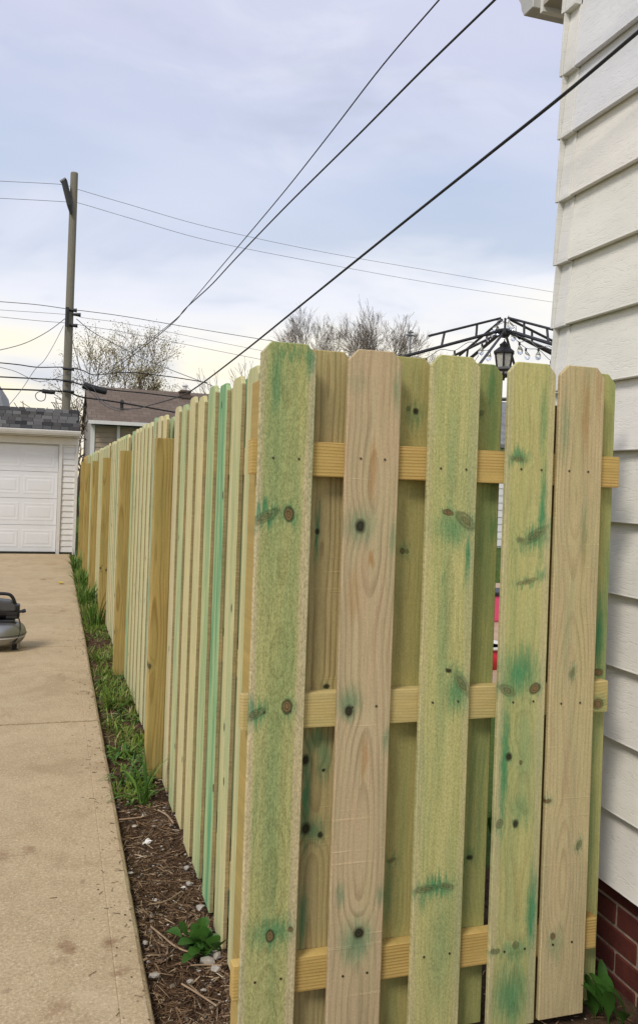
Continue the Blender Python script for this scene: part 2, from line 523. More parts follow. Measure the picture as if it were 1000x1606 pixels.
class MB:
    """collects verts and faces"""
    def __init__(self):
        self.v = []; self.f = []

    def box(self, a, b, mtx=None):
        i = len(self.v)
        for zz_ in (a[2], b[2]):
            for xx, yy in ((a[0], a[1]), (b[0], a[1]), (b[0], b[1]), (a[0], b[1])):
                p = Vector((xx, yy, zz_))
                self.v.append(mtx @ p if mtx else p)
        self.f += [(i, i + 3, i + 2, i + 1), (i + 4, i + 5, i + 6, i + 7), (i, i + 1, i + 5, i + 4),
                   (i + 1, i + 2, i + 6, i + 5), (i + 2, i + 3, i + 7, i + 6), (i + 3, i, i + 4, i + 7)]
        return self

    def prism(self, prof, axis, a, b):
        """closed profile (list of 2D points, the two other axes in order) swept along one axis"""
        i = len(self.v); n = len(prof)
        for t in (a, b):
            for p in prof:
                c = list(p); c.insert('XYZ'.index(axis), t)
                self.v.append(Vector(c))
        self.f.append(tuple(range(i, i + n))); self.f.append(tuple(range(i + 2 * n - 1, i + n - 1, -1)))
        for k in range(n):
            j = (k + 1) % n
            self.f.append((i + k, i + n + k, i + n + j, i + j))
        return self

    def tube(self, pts, rad, sides=6, cap=True):
        pts = [Vector(p) for p in pts]
        if not hasattr(rad, '__len__'):
            rad = [rad] * len(pts)
        base = len(self.v)
        up = None
        for k, p in enumerate(pts):
            d = (pts[min(k + 1, len(pts) - 1)] - pts[max(k - 1, 0)])
            d = d.normalized() if d.length > 1e-9 else Vector((0, 0, 1))
            if up is None:
                up = Vector((0, 0, 1)) if abs(d.z) < 0.9 else Vector((1, 0, 0))
            a = d.cross(up)
            if a.length < 1e-6:
                a = d.cross(Vector((0, 1, 0)))
            a.normalize()
            b = a.cross(d).normalized()
            up = b
            for s in range(sides):
                t = 2 * math.pi * s / sides
                self.v.append(p + (a * math.cos(t) + b * math.sin(t)) * rad[k])
        for k in range(len(pts) - 1):
            for s in range(sides):
                s2 = (s + 1) % sides
                self.f.append((base + k * sides + s, base + k * sides + s2, base + (k + 1) * sides + s2, base + (k + 1) * sides + s))
        if cap:
            self.f.append(tuple(base + s for s in range(sides))[::-1])
            e = base + (len(pts) - 1) * sides
            self.f.append(tuple(e + s for s in range(sides)))
        return self

    def lathe(self, prof, segs=24, c=(0, 0, 0)):
        base = len(self.v)
        for r_, z_ in prof:
            for s in range(segs):
                t = 2 * math.pi * s / segs
                self.v.append(Vector((c[0] + r_ * math.cos(t), c[1] + r_ * math.sin(t), c[2] + z_)))
        for k in range(len(prof) - 1):
            for s in range(segs):
                s2 = (s + 1) % segs
                self.f.append((base + k * segs + s, base + k * segs + s2, base + (k + 1) * segs + s2, base + (k + 1) * segs + s))
        self.f.append(tuple(base + s for s in range(segs))[::-1])
        e = base + (len(prof) - 1) * segs
        self.f.append(tuple(e + s for s in range(segs)))
        return self

    def mesh(self, name, smooth=False, bevel=0.0, fix=False, segs=1):
        me = bpy.data.meshes.new(name)
        me.from_pydata([tuple(p) for p in self.v], [], self.f)
        if bevel or fix:
            bm = bmesh.new(); bm.from_mesh(me)
            bmesh.ops.recalc_face_normals(bm, faces=bm.faces)
            if bevel:
                bmesh.ops.bevel(bm, geom=[e for e in bm.edges if e.calc_face_angle(0) > 0.3], offset=bevel, segments=segs,
                                affect='EDGES', profile=0.6, clamp_overlap=True)
            bm.to_mesh(me); bm.free()
        if smooth:
            for p in me.polygons:
                p.use_smooth = True
        me.update()
        return me


def part(name, mb, mat, parent=None, bevel=0.0, smooth=False, loc=None, rot=None, segs=1):
    return link(name, mb.mesh(name, smooth, bevel, True, segs), mat, parent, loc, rot)


def dist(p):
    return Vector(p)


rng = random.Random(11)

# ================================================================= setting: ground, driveway, beds
mat_concrete(); mat_soil(); mat_ground()
mb = MB()
mb.v = [Vector(p) for p in ((-600, -300, -0.06), (600, -300, -0.06), (600, 900, -0.06), (-600, 900, -0.06))]
mb.f = [(0, 1, 2, 3)]
tag(link('ground', mb.mesh('ground'), 'turf'), 'wide green lawn around the driveway and houses', kind='structure')

drive = MB().box((-5.2, -3.0, -0.055), (0.300, 16.95, -0.030))
dv = tag(link('driveway', drive.mesh('driveway'), 'soil'), 'tan concrete driveway along the fence', kind='structure')


def slab(y0, y1):
    e = 0.016
    g0 = 0.224
    prof = [(-5.2, -0.05), (0.315, -0.05), (0.3175, 0.012), (0.312, 0.022), (0.300, 0.0295), (0.285, 0.030),
            (g0 + 0.003, 0.030), (g0, 0.0285), (g0 - 0.003, 0.030), (-2.30, 0.030), (-2.304, 0.026), (-2.308, 0.030), (-5.2, 0.030)]
    me = bpy.data.meshes.new('slab')
    ys = [y0 + e, y0 + e + 0.004]
    n = max(2, int((y1 - y0) / 0.06))
    ys += [y0 + 0.02 + (y1 - y0 - 0.04) * k / n for k in range(n + 1)]
    ys += [y1 - e - 0.004, y1 - e]
    V = []; Fc = []
    m_ = len(prof)
    for j, yy in enumerate(ys):
        endz = 0.005 if j in (0, len(ys) - 1) else 0.0
        for k, (px, pz) in enumerate(prof):
            q_ = px
            if 1 <= k <= 4:      # the poured edge is a little ragged
                q_ = px + 0.003 * mnoise.noise((yy * 2.0, 1.3, 0)) + 0.0025 * mnoise.noise((yy * 31.0, 4.0, k))
            zz2 = pz - (endz if pz > 0.02 else 0) + (0.0015 * mnoise.noise((yy * 9, k, 2)) if k in (2, 3, 4) else 0)
            V.append((q_, yy, zz2))
    for j in range(len(ys) - 1):
        for k in range(m_):
            k2 = (k + 1) % m_
            Fc.append((j * m_ + k, j * m_ + k2, (j + 1) * m_ + k2, (j + 1) * m_ + k))
    Fc.append(tuple(range(m_))[::-1]); Fc.append(tuple((len(ys) - 1) * m_ + k for k in range(m_)))
    me.from_pydata(V, [], Fc)
    bm = bmesh.new(); bm.from_mesh(me); bmesh.ops.recalc_face_normals(bm, faces=bm.faces); bm.to_mesh(me); bm.free()
    return link('slab', me, 'concrete', dv)


for a_, b_ in ((-3.0, 0.6), (0.6, 5.4), (5.4, 7.8), (7.8, 10.2), (10.2, 12.6), (12.6, 15.0), (15.0, 16.95)):
    slab(a_, b_)


def sheet(name, x0, x1, y0, y1, step, zf, mat, label):
    nx = max(1, int((x1 - x0) / step)); ny = max(1, int((y1 - y0) / step))
    V = []; Fc = []
    for j in range(ny + 1):
        for i in range(nx + 1):
            xx = x0 + (x1 - x0) * i / nx; yy = y0 + (y1 - y0) * j / ny
            V.append((xx, yy, zf(xx, yy)))
    for j in range(ny):
        for i in range(nx):
            a = j * (nx + 1) + i
            Fc.append((a, a + 1, a + nx + 2, a + nx + 1))
    me = bpy.data.meshes.new(name); me.from_pydata(V, [], Fc)
    for p in me.polygons: p.use_smooth = True
    return tag(link(name, me, mat), label, kind='structure')


def soil_z(x, y):
    return (-0.018 + 0.012 * mnoise.noise((x * 5, y * 5, 0)) + 0.009 * mnoise.noise((x * 17, y * 17, 3)) + 0.006 * mnoise.noise((x * 50, y * 50, 7))
            + 0.02 * max(0, min(1, (x - 0.42) / 0.2)))


sheet('soil_bed', 0.305, 1.72, 1.2, 4.6, 0.018, soil_z, 'soil', 'brown soil bed between driveway and fence')
sheet('soil_strip', 0.305, 0.95, 4.6, 17.0, 0.04, soil_z, 'soil', 'narrow soil strip along the far driveway')
plain('patio_stone', (0.42, 0.30, 0.20), 0.85, var=0.2, scale=3.0, bump=0.4, bscale=60)
mb = MB().box((1.0, 5.6, -0.1), (7.5, 12.6, -0.005))
tag(link('patio', mb.mesh('patio'), 'patio_stone'), 'tan patio behind the fence', kind='structure')

# ================================================================= front fence panel
YF = 2.100          # face of the front boards
BT = 0.016
wood('rail_wood', (0.64, 0.455, 0.175), (0.36, 0.18, 0.048), 0.9, 118, (-0.40, 0.03), 'X', gdiff=0.0, gcol=None, fuzz=0.15, wiga=0.008)
wood('rail_wood_pale', (0.63, 0.50, 0.235), (0.38, 0.26, 0.095), 0.6, 130, (-0.22, 0.06), 'X', gdiff=0.12, fuzz=0.15, wiga=0.012,
     knots=[(0.045 - 0.02, 0.512, 0.016, 0.018, 0)])
wood('rail_wood_run', (0.52, 0.42, 0.20), (0.32, 0.21, 0.08), 0.6, 118, (0.02, 0.15), 'Y', gdiff=0.1, fuzz=0.1)
wood('post_wood', (0.53, 0.385, 0.145), (0.27, 0.155, 0.045), 0.68, 105, (0.018, 0.05), 'Z', gdiff=0.30, randknot=True,
     gcol=(0.22, 0.19, 0.06), fuzz=0.15, solid=True)
wood('run_board', (0.68, 0.62, 0.40), (0.50, 0.41, 0.21), 0.35, 100, (0.01, 0.05), 'Z', randknot=True, tint=True, fuzz=0.2,
     gcol=(0.15, 0.42, 0.265))
plain('nail_metal', (0.10, 0.085, 0.06), 0.5, 0.7)

FB = [  # centre x, width, bottom z, top z, front boards from the driveway to the house
    (0.5615, 0.146, 0.010, 1.896), (0.7985, 0.150, 0.012, 1.895), (1.0325, 0.148, 0.020, 1.899),
    (1.2700, 0.149, 0.030, 1.898), (1.4320, 0.147, 0.034, 1.900)]
BB = [(0.6800, 0.148, 0.010, 1.893), (0.9160, 0.148, 0.015, 1.894), (1.1320, 0.148, 0.02, 1.893), (1.5100, 0.146, 0.030, 1.893)]

FW = [
    dict(kstyle=1, base=(0.53, 0.52, 0.25), late=(0.31, 0.27, 0.11), ringc=0.4, pith=(0.0, 0.05), sap=0.95, fuzz=0.62, gdiff=0.38,
         knots=[(0.0125, 1.446, 0.0137, 0.01963, 0), (-0.0485, 1.438, 0.04077, 0.01298, 28), (0.0255, 0.952, 0.01373, 0.01803, 0), (-0.0595, 0.935, 0.03053, 0.01134, 25), (0.0015, 0.365, 0.01197, 0.01633, 0), (0.0555, 0.376, 0.006892, 0.006582, 0)],
         stains=[(-0.0325, 1.781, 0.02213, 0.1545, 0, 0.55), (0.0565, 1.853, 0.01551, 0.08229, 0, 0.6), (-0.0075, 1.861, 0.06833, 0.02284, 0, 0.5), (-0.0455, 1.446, 0.05778, 0.0422, 20, 0.75), (0.0165, 1.444, 0.02914, 0.03601, 0, 0.6), (-0.0545, 0.936, 0.04413, 0.04539, 20, 0.65),
                 (0.0295, 0.952, 0.03091, 0.03279, 0, 0.35), (0.0045, 0.374, 0.07187, 0.05556, 0, 0.6), (-0.0285, 1.619, 0.0477, 0.5368, 0, 0.28), (-0.0085, 0.722, 0.03416, 0.4894, 0, 0.3)]),
    dict(kstyle=0, base=(0.64, 0.52, 0.345), late=(0.29, 0.21, 0.12), ringc=0.7, ringfreq=75, pith=(0.004, 0.035), fuzz=0.22, saw=0.7, gdiff=0.16, pink=0.45,
         knots=[(-0.0285, 1.418, 0.01583, 0.01848, 0), (-0.0425, 0.931, 0.01404, 0.01844, 0), (0.0065, 0.341, 0.0159, 0.01687, 0)],
         stains=[(-0.0285, 1.418, 0.05628, 0.06718, 0, 0.42), (-0.0435, 0.956, 0.04564, 0.05364, 0, 0.5), (0.0005, 0.317, 0.06003, 0.07419, 0, 0.5), (0.0615, 1.777, 0.01602, 0.06799, 0, 0.35), (0.0655, 1.377, 0.01425, 0.06802, 0, 0.35), (0.0675, 0.841, 0.01781, 0.05103, 0, 0.4),
                 (-0.0505, 0.446, 0.01754, 0.04019, 0, 0.4), (0.0645, 0.433, 0.02137, 0.04081, 0, 0.4), (-0.0515, 1.794, 0.03507, 0.04186, 0, 0.2)],
         warm=[(0.0005, 1.562, 0.01589, 0.118, 0, 0.6), (0.0055, 1.326, 0.01413, 0.02362, 0, 0.8), (0.0055, 0.802, 0.01413, 0.07086, 0, 0.6), (-0.0425, 1.241, 0.02458, 0.08382, 0, 0.35)]),
    dict(base=(0.605, 0.575, 0.275), late=(0.39, 0.31, 0.13), ringc=0.38, pith=(0.0, 0.05), sap=0.45, fuzz=0.5, gdiff=0.3,
         knots=[(0.0435, 1.43, 0.03477, 0.01573, -38), (-0.0105, 1.451, 0.01636, 0.008679, -10), (0.0495, 0.982, 0.03846, 0.01574, -55), (0.0075, 1.02, 0.01093, 0.006959, -30), (-0.0365, 0.429, 0.03623, 0.01038, 4), (0.0225, 0.43, 0.02555, 0.008716, -12)],
         stains=[(0.0105, 1.41, 0.07654, 0.06962, 0, 0.55), (0.0535, 1.328, 0.01283, 0.105, 0, 0.85), (0.0355, 0.961, 0.04754, 0.08032, 0, 0.6), (-0.0055, 0.429, 0.08003, 0.04169, 0, 0.75), (-0.0465, 0.399, 0.01809, 0.05183, 0, 0.5), (-0.0035, 1.562, 0.02547, 0.278, 0, 0.3),
                 (-0.0105, 1.111, 0.02545, 0.4513, 0, 0.32), (0.0115, 0.274, 0.04739, 0.2089, 0, 0.3), (-0.0165, 1.267, 0.0109, 0.05203, 0, 0.45)]),
    dict(base=(0.615, 0.575, 0.275), late=(0.40, 0.30, 0.13), ringc=0.42, pith=(0.01, 0.05), sap=0.6, fuzz=0.32, gdiff=0.26,
         knots=[(-0.038, 1.596, 0.02613, 0.008913, -6), (0.023, 1.383, 0.04514, 0.01437, 32), (-0.024, 1.369, 0.01309, 0.008929, 0), (0.003, 1.253, 0.03377, 0.007167, 12), (0.04, 0.951, 0.01885, 0.0144, 35), (-0.047, 0.949, 0.0261, 0.01424, -30), (-0.036, 0.763, 0.0112, 0.01248, 0),
                (0.003, 0.744, 0.005629, 0.007167, 0), (-0.057, 0.577, 0.01117, 0.01245, 0), (-0.006, 0.573, 0.00937, 0.01253, 0), (-0.057, 0.221, 0.0149, 0.007114, 0), (0.007, 0.229, 0.009386, 0.01076, 0)],
         stains=[(0.044, 1.455, 0.01697, 0.1531, 0, 0.8), (0.023, 1.379, 0.06019, 0.03952, 25, 0.75), (-0.038, 1.596, 0.04853, 0.02674, 0, 0.6), (0.047, 1.275, 0.02641, 0.02522, 0, 0.5), (-0.009, 0.997, 0.07868, 0.0984, 0, 0.68), (-0.049, 0.74, 0.0205, 0.2492, 0, 0.85),
                 (0.014, 0.772, 0.04509, 0.2153, 0, 0.34), (0.006, 0.611, 0.05255, 0.0717, 0, 0.4), (0.055, 0.319, 0.02266, 0.1623, 0, 0.7), (-0.003, 0.092, 0.07499, 0.1253, 0, 0.62), (0.002, 0.217, 0.06378, 0.03941, 0, 0.5), (0.038, 1.707, 0.01507, 0.126, 0, 0.42)]),
    dict(kstyle=1, base=(0.64, 0.54, 0.325), late=(0.36, 0.265, 0.14), ringc=0.55, pith=(-0.01, 0.04), fuzz=0.28, saw=0.25, gdiff=0.22, pink=0.34,
         knots=[(-0.001, 0.988, 0.007652, 0.01462, -15), (-0.068, 0.624, 0.01138, 0.007248, 0), (0.04, 0.49, 0.007691, 0.01469, -20), (-0.036, 0.237, 0.009525, 0.01092, 0)],
         stains=[(-0.052, 1.689, 0.02091, 0.1271, 0, 0.34), (0.02, 1.399, 0.01534, 0.1465, 0, 0.3), (-0.024, 1.089, 0.01908, 0.1822, 0, 0.2), (-0.027, 0.214, 0.03433, 0.05464, 0, 0.3)],
         warm=[(0.013, 1.729, 0.01533, 0.1373, 0, 0.62), (0.053, 1.805, 0.01155, 0.09195, 0, 0.35), (0.02, 1.344, 0.01151, 0.1099, 0, 0.4)]),
]
BW = [
    dict(kstyle=0, base=(0.54, 0.445, 0.225), late=(0.24, 0.155, 0.06), ringc=0.85, ringfreq=75, pith=(0.004, 0.03), fuzz=0.2, saw=0.3, gdiff=0.15, pink=0.15,
         knots=[(-0.012, 1.401, 0.007102, 0.008478, 0), (-0.021, 0.793, 0.01064, 0.01524, 0), (0.031, 0.762, 0.005357, 0.005116, 0), (-0.015, 0.609, 0.0142, 0.01695, 0), (0.027, 0.588, 0.008923, 0.01023, 0), (0.03, 0.987, 0.01071, 0.00682, 0)],
         stains=[(-0.012, 1.398, 0.01065, 0.1017, 0, 0.65), (-0.016, 0.694, 0.01597, 0.1864, 0, 0.75), (0.03, 0.793, 0.02499, 0.08525, 0, 0.5), (0.005, 0.607, 0.04983, 0.03739, 0, 0.55), (0.005, 0.845, 0.05339, 0.05098, 0, 0.5), (-0.015, 0.371, 0.01775, 0.1017, 0, 0.6)]),
    dict(base=(0.52, 0.45, 0.195), late=(0.31, 0.24, 0.09), ringc=0.25, pith=(0.0, 0.05), fuzz=0.3, gdiff=0.22,
         knots=[(0.002, 1.737, 0.005502, 0.007006, 0), (0.025, 1.731, 0.009196, 0.008783, 0), (-0.002, 1.346, 0.007332, 0.007002, 0), (0.013, 1.346, 0.005509, 0.007015, 0), (-0.002, 0.495, 0.01466, 0.007002, 15)],
         stains=[(0.022, 1.722, 0.04045, 0.03863, 0, 0.4), (0.006, 1.343, 0.02569, 0.02453, 0, 0.4), (-0.008, 0.408, 0.01832, 0.1049, 0, 0.45)]),
    dict(base=(0.42, 0.42, 0.17), late=(0.24, 0.23, 0.09), ringc=0.25, pith=(0.0, 0.05), fuzz=0.3, gdiff=0.6, gcol=(0.12, 0.235, 0.105),
         knots=[(0.01, 1.733, 0.007545, 0.009007, 0), (0.021, 0.475, 0.01133, 0.007215, 0)], stains=[(0.038, 1.803, 0.02271, 0.1085, 0, 0.6), (0.058, 1.406, 0.02656, 0.05436, 0, 0.5), (0.019, 0.475, 0.03021, 0.03246, 0, 0.5)]),
    dict(base=(0.50, 0.48, 0.21), late=(0.32, 0.27, 0.10), ringc=0.25, pith=(0.0, 0.05), fuzz=0.25, gdiff=0.5,
         knots=[(0.048, 0.976, 0.01785, 0.01136, 0)], stains=[(0.044, 1.08, 0.02379, 0.1704, 0, 0.7), (0.038, 0.512, 0.02773, 0.227, 0, 0.3)]),
]
for i, w in enumerate(FW):
    wood('front_board_wood_%d' % i, w.pop('base'), w.pop('late'), **w)
for i, w in enumerate(BW):
    wood('back_board_wood_%d' % i, w.pop('base'), w.pop('late'), **w)


def board_mesh(w, h, t, ear=0.026):
    """dog-ear picket standing on its origin, face towards -y"""
    hw = w / 2
    prof = [(-hw, 0), (hw, 0), (hw, h - ear * 1.1), (hw - ear, h), (-hw + ear, h), (-hw, h - ear * 1.1)]
    mb_ = MB()
    mb_.prism(prof, 'Y', 0, t)
    return mb_.mesh('board', bevel=0.0022, fix=True)


front = empty('front_fence', (0.5, YF, 0), 'front fence panel of dog-ear boards on three rails, facing the camera beside the house', 'fence')


def child(o, parent):
    o.parent = parent
    o.matrix_parent_inverse = Matrix.Translation(parent.location).inverted()
    return o


RZ = (0.208, 0.899, 1.556)
RH = 0.0905


def nails(board, xs, zs, yface):
    mb_ = MB()
    for z_ in zs:
        for x_ in xs:
            mb_.lathe([(0.0001, 0.0), (0.0032, 0.0), (0.0034, 0.0012), (0.0001, 0.0016)], 8)
            for k in range(len(mb_.v) - 32, len(mb_.v)):
                p = mb_.v[k]
                mb_.v[k] = Vector((p.x + x_, -p.z - 0.0002, p.y + z_))
    o = link('nail_heads', mb_.mesh('nail_heads', fix=True), 'nail_metal', board)
    o['kind'] = 'stuff'
    return o


lab = ['leftmost front board, green stained at its top corners and around knots', 'pinkish front board with round dark knots',
       'pale green front board with slanting branch knots', 'front board with a long bright green stain down its left edge', 'pinkish tan front board nearest the house']
for i, (cx, w, z0, z1) in enumerate(FB):
    o = link('board', board_mesh(w, z1 - z0, BT), 'front_board_wood_%d' % i, None, (cx, YF, z0))
    o['seed'] = 1.3 + i * 2.1
    o['label'] = lab[i]
    child(o, front)
    r_ = random.Random(i)
    mb_z = [zz2 + RH * 0.5 + r_.uniform(-.012, .012) - z0 for zz2 in RZ]
    nails(o, (-0.03 + r_.uniform(-.008, .008), 0.034 + r_.uniform(-.008, .008)), mb_z, 0)
for i, (cx, w, z0, z1) in enumerate(BB):
    o = link('board', board_mesh(w, z1 - z0, BT), 'back_board_wood_%d' % i, None, (cx, YF + 0.0545, z0))
    o['seed'] = 20.3 + i * 1.7
    child(o, front)
for i, z_ in enumerate(RZ):
    x0, x1 = (0.474, 1.577 - 0.012 * (2 - i))
    mb_ = MB().box((-(x1 - x0) / 2, 0, 0), ((x1 - x0) / 2, 0.038, RH))
    o = link('rail', mb_.mesh('rail', bevel=0.003, fix=True, segs=2), 'rail_wood_pale' if i == 1 else 'rail_wood', None, ((x0 + x1) / 2, YF + 0.0163, z_))
    o['seed'] = 3.1 + i * 4.4
    child(o, front)


def post_mesh(h, s=0.088):
    mb_ = MB().box((0, 0, -0.05), (s, s, h))
    return mb_.mesh('post', bevel=0.004, fix=True, segs=2)


for i, (x_, zt) in enumerate(((0.498, 1.803), (1.322, 1.79))):
    o = link('post', post_mesh(zt), 'post_wood', None, (x_, YF + 0.0548, 0))
    o['seed'] = 8.0 + 3 * i
    child(o, front)

# ================================================================= long fence run along the driveway
run = empty('fence_run', (0.567, 2.45, 0), 'long shadowbox fence running back beside the driveway towards the garage', 'fence')
RUNS = 0.004


def run_x(y):
    return 0.567 - RUNS * (y - 2.5)


board_me = board_mesh(0.147, 1.868, BT)
board_me.materials.append(MATS['run_board'])
wood('run_board_edge', (0.47, 0.37, 0.215), (0.33, 0.235, 0.12), 0.5, 140, (0.01, 0.05), 'Z', fuzz=0.4, gdiff=0.2)  # pinkish-brown cut edges, with edge shading painted into the darker colour
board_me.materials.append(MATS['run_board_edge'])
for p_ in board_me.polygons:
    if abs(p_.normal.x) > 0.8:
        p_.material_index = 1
KS = 62
POSTK = (8, 18, 28, 38, 48, 58)
greens = {0: (0.30, (1.0, 1.0, 0.92)), 1: (0.35, (0.98, 1.0, 0.90)), 2: (0.92, (0.62, 0.92, 0.78)), 3: (0.55, (0.88, 1.0, 0.86)), 4: (0.22, (1.06, 1.02, 0.92)), 5: (0.2, (1.08, 1.03, 0.95)), 6: (0.5, (0.92, 1.0, 0.9))}
for k in range(KS):
    y_ = 2.5465 + 0.2345 * k
    if k not in POSTK:
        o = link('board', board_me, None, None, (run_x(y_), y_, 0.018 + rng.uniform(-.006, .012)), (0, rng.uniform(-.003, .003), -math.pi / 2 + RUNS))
        o['seed'] = rng.uniform(0, 40)
        gr, tn = greens.get(k, (rng.choice((0.1, 0.2, 0.35, 0.55, 0.8)), (rng.uniform(.98, 1.10), rng.uniform(.97, 1.05), rng.uniform(.88, 1.05))))
        if k > 52:
            gr, tn = 0.05, (0.80, 0.60, 0.34)
        o['green'] = gr; o['tint'] = tn
        child(o, run)
    y2 = y_ + 0.117
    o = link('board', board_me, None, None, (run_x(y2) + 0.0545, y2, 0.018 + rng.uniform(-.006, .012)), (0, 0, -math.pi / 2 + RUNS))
    o['seed'] = rng.uniform(0, 40)
    o['green'] = rng.choice((0.2, 0.5, 0.8)); o['tint'] = (rng.uniform(.72, .95), rng.uniform(.70, .92), rng.uniform(.6, .85))  # darker tint on the inner boards paints extra shade into the gaps
    child(o, run)
ends = [2.175] + [2.5465 + 0.2345 * k for k in POSTK] + [17.0]
for a_, b_ in zip(ends[:-1], ends[1:]):
    for z_ in RZ:
        L_ = b_ - a_ - 0.004
        mb_ = MB().box((0, -L_ / 2, 0), (0.038, L_ / 2, RH))
        o = link('rail', mb_.mesh('rail', bevel=0.003, fix=True), 'rail_wood_run', None, (run_x((a_ + b_) / 2) + 0.0163, (a_ + b_) / 2, z_), (0, 0, RUNS))
        o['seed'] = rng.uniform(0, 30)
        child(o, run)
PT = {8: 1.745, 18: 1.745, 28: 1.735, 38: 1.74, 48: 1.74, 58: 1.80}
for k in POSTK:
    y_ = 2.5465 + 0.2345 * k - 0.045
    o = link('post', post_mesh(PT[k]), 'post_wood', None, (run_x(y_) - 0.073 + 0.001 * 0, y_, 0))
    o['seed'] = 2.0 + k * 0.77
    child(o, run)

# ================================================================= near house on the right
XH = 1.70           # plane of the siding
YC = 2.648          # its far corner
C0, CP = 0.317, 0.2262
mat_siding('siding_white', (0.77, 0.75, 0.70)); mat_brick()
plain('mortar', (0.30, 0.22, 0.17), 0.95, var=0.25, scale=30, bump=0.7, bscale=200)
plain('trim_white', (0.66, 0.65, 0.62), 0.5, var=0.05)
plain('soffit_beige', (0.36, 0.33, 0.28), 0.6, var=0.08)
plain('dark_gap', (0.03, 0.028, 0.025), 0.9)
plain('house_core', (0.35, 0.33, 0.30), 0.9)
house = empty('house', (1.74, 0, 0), 'white sided house with dark red brick base, at the right edge', 'house')
NC = 20
HY0 = -4.6
course_prof = [(-0.013, 0.0), (0.002, 0.0), (0.020, 0.012), (0.020, CP + 0.02), (0.012, CP + 0.02), (-0.0135, 0.008), (-0.015, 0.002)]
for k in range(NC):
    z_ = C0 + CP * k
    # the gable narrows above the eave
    y1 = YC - 0.052
    y0 = HY0
    if z_ > 3.25:
        cut = (z_ + CP - 3.25) / 0.5
        y1 = YC - 0.1 - cut; y0 = HY0 + cut
        if y1 - y0 < 0.4:
            break
    mb_ = MB().prism(course_prof, 'Y', y0, y1)
    o = link('siding_board', mb_.mesh('siding_board', fix=True, bevel=0.001), 'siding_white', None, (XH, 0, z_))
    o['seed'] = rng.uniform(0, 20)
    o['tint'] = (0.93, 0.96, 1.06) if k in (11, 12) else (1.0, rng.uniform(.985, 1.005), rng.uniform(.95, 1.0))
    child(o, house)
    if z_ <= 3.26:
        # metal cap folded round the corner
        mb_ = MB()
        A = [(-0.016, 0.0), (0.008, 0.0), (0.012, 0.008), (-0.013, 0.008)]
        mb_.prism([(-0.0185, -0.004), (0.010, -0.004), (0.018, 0.01), (0.018, CP + 0.015), (0.007, CP + 0.015), (-0.0185, 0.007)], 'Y', YC - 0.058, YC + 0.004)
        mb_.prism([(YC + 0.0045, -0.005), (YC + 0.024, -0.003), (YC + 0.024, 0.008), (YC + 0.0045, CP - 0.006)], 'X', -0.022, 0.06)
        c = link('corner_cap', mb_.mesh('corner_cap', fix=True, bevel=0.001), 'siding_white', None, (XH, 0, z_))
        c['seed'] = rng.uniform(0, 20); c['tint'] = (0.95, 0.965, 0.99)
        child(c, house)
        mb_ = MB().prism([(0.012, 0.0), (-0.006, 0.0), (-0.020, 0.012), (-0.020, CP + 0.02), (-0.014, CP + 0.02), (0.012, 0.012)], 'X', 0.06, 6.0)
        b = link('siding_board', mb_.mesh('siding_board', fix=True), 'siding_white', None, (XH, YC, z_))
        b['seed'] = rng.uniform(0, 20); b['tint'] = (1.0, 0.99, 0.97)
        child(b, house)
core_prof = [(HY0 + 0.03, C0), (YC - 0.03, C0), (YC - 0.03, 3.3), ((HY0 + YC) / 2, 5.05), (HY0 + 0.03, 3.3)]
child(part('inner_wall', MB().prism(core_prof, 'X', XH + 0.023, XH + 6.0), 'house_core'), house)
# brick base
XB = XH + 0.045
mb_ = MB().box((XB + 0.006, HY0 + 0.06, -0.1), (XB + 5.9, YC - 0.055, C0 - 0.001))
base = child(part('foundation', mb_, 'mortar'), house)
BL, BHH, BJ = 0.200, 0.0635, 0.0115
brick_me = MB().box((0, 0, 0), (0.09, BL, BHH)).mesh('brick', bevel=0.003, fix=True)
brick_me.materials.append(MATS['brick'])
half_me = MB().box((0, 0, 0), (0.09, 0.094, BHH)).mesh('brick', bevel=0.003, fix=True)
half_me.materials.append(MATS['brick'])
zrow = C0 - 0.012 - BHH
row = 0
while zrow > -0.07:
    yy = YC - 0.052
    first = True
    while yy - BL > 0.2:
        half = first and row % 2
        L_ = 0.094 if half else BL
        o = link('brick', half_me if half else brick_me, None, None, (XB + rng.uniform(-.0012, .0012), yy - L_, zrow + rng.uniform(-.001, .001)), (0, 0, rng.uniform(-.004, .004)))
        o['seed'] = rng.random()
        o.parent = base; o.matrix_parent_inverse = Matrix.Translation(house.location).inverted()
        base_inv = (Matrix.Translation(house.location) @ base.matrix_parent_inverse).inverted()
        o.matrix_parent_inverse = base_inv
        yy -= L_ + BJ
        first = False
    zrow -= BHH + BJ
    row += 1
# eave, gutter, roof
ZE = 3.355
child(part('soffit', MB().box((XH - 0.02, YC + 0.02, ZE), (XH + 6.1, YC + 0.150, ZE + 0.015)), 'soffit_beige'), house)
child(part('fascia', MB().box((XH - 0.02, YC + 0.152, ZE - 0.02), (XH + 6.1, YC + 0.172, ZE + 0.15)), 'trim_white'), house)
gp = [(YC + 0.174, ZE + 0.0), (YC + 0.240, ZE + 0.0), (YC + 0.260, ZE + 0.03), (YC + 0.265, ZE + 0.055), (YC + 0.285, ZE + 0.085), (YC + 0.290, ZE + 0.115),
      (YC + 0.174, ZE + 0.115)]
plain('gutter_grey', (0.42, 0.415, 0.40), 0.5, var=0.08)
child(part('gutter', MB().prism(gp, 'X', XH - 0.05, XH + 6.1), 'gutter_grey', bevel=0.003), house)
YR = (HY0 + YC) / 2
rp = [(YC + 0.235, ZE + 0.150), (YC + 0.235, ZE + 0.175), (YR, 5.37), (HY0 - 0.30, ZE + 0.175), (HY0 - 0.30, ZE + 0.150), (YR, 5.33)]
plain('roof_dark', (0.075, 0.072, 0.07), 0.9, var=0.3, scale=20, bump=0.5)
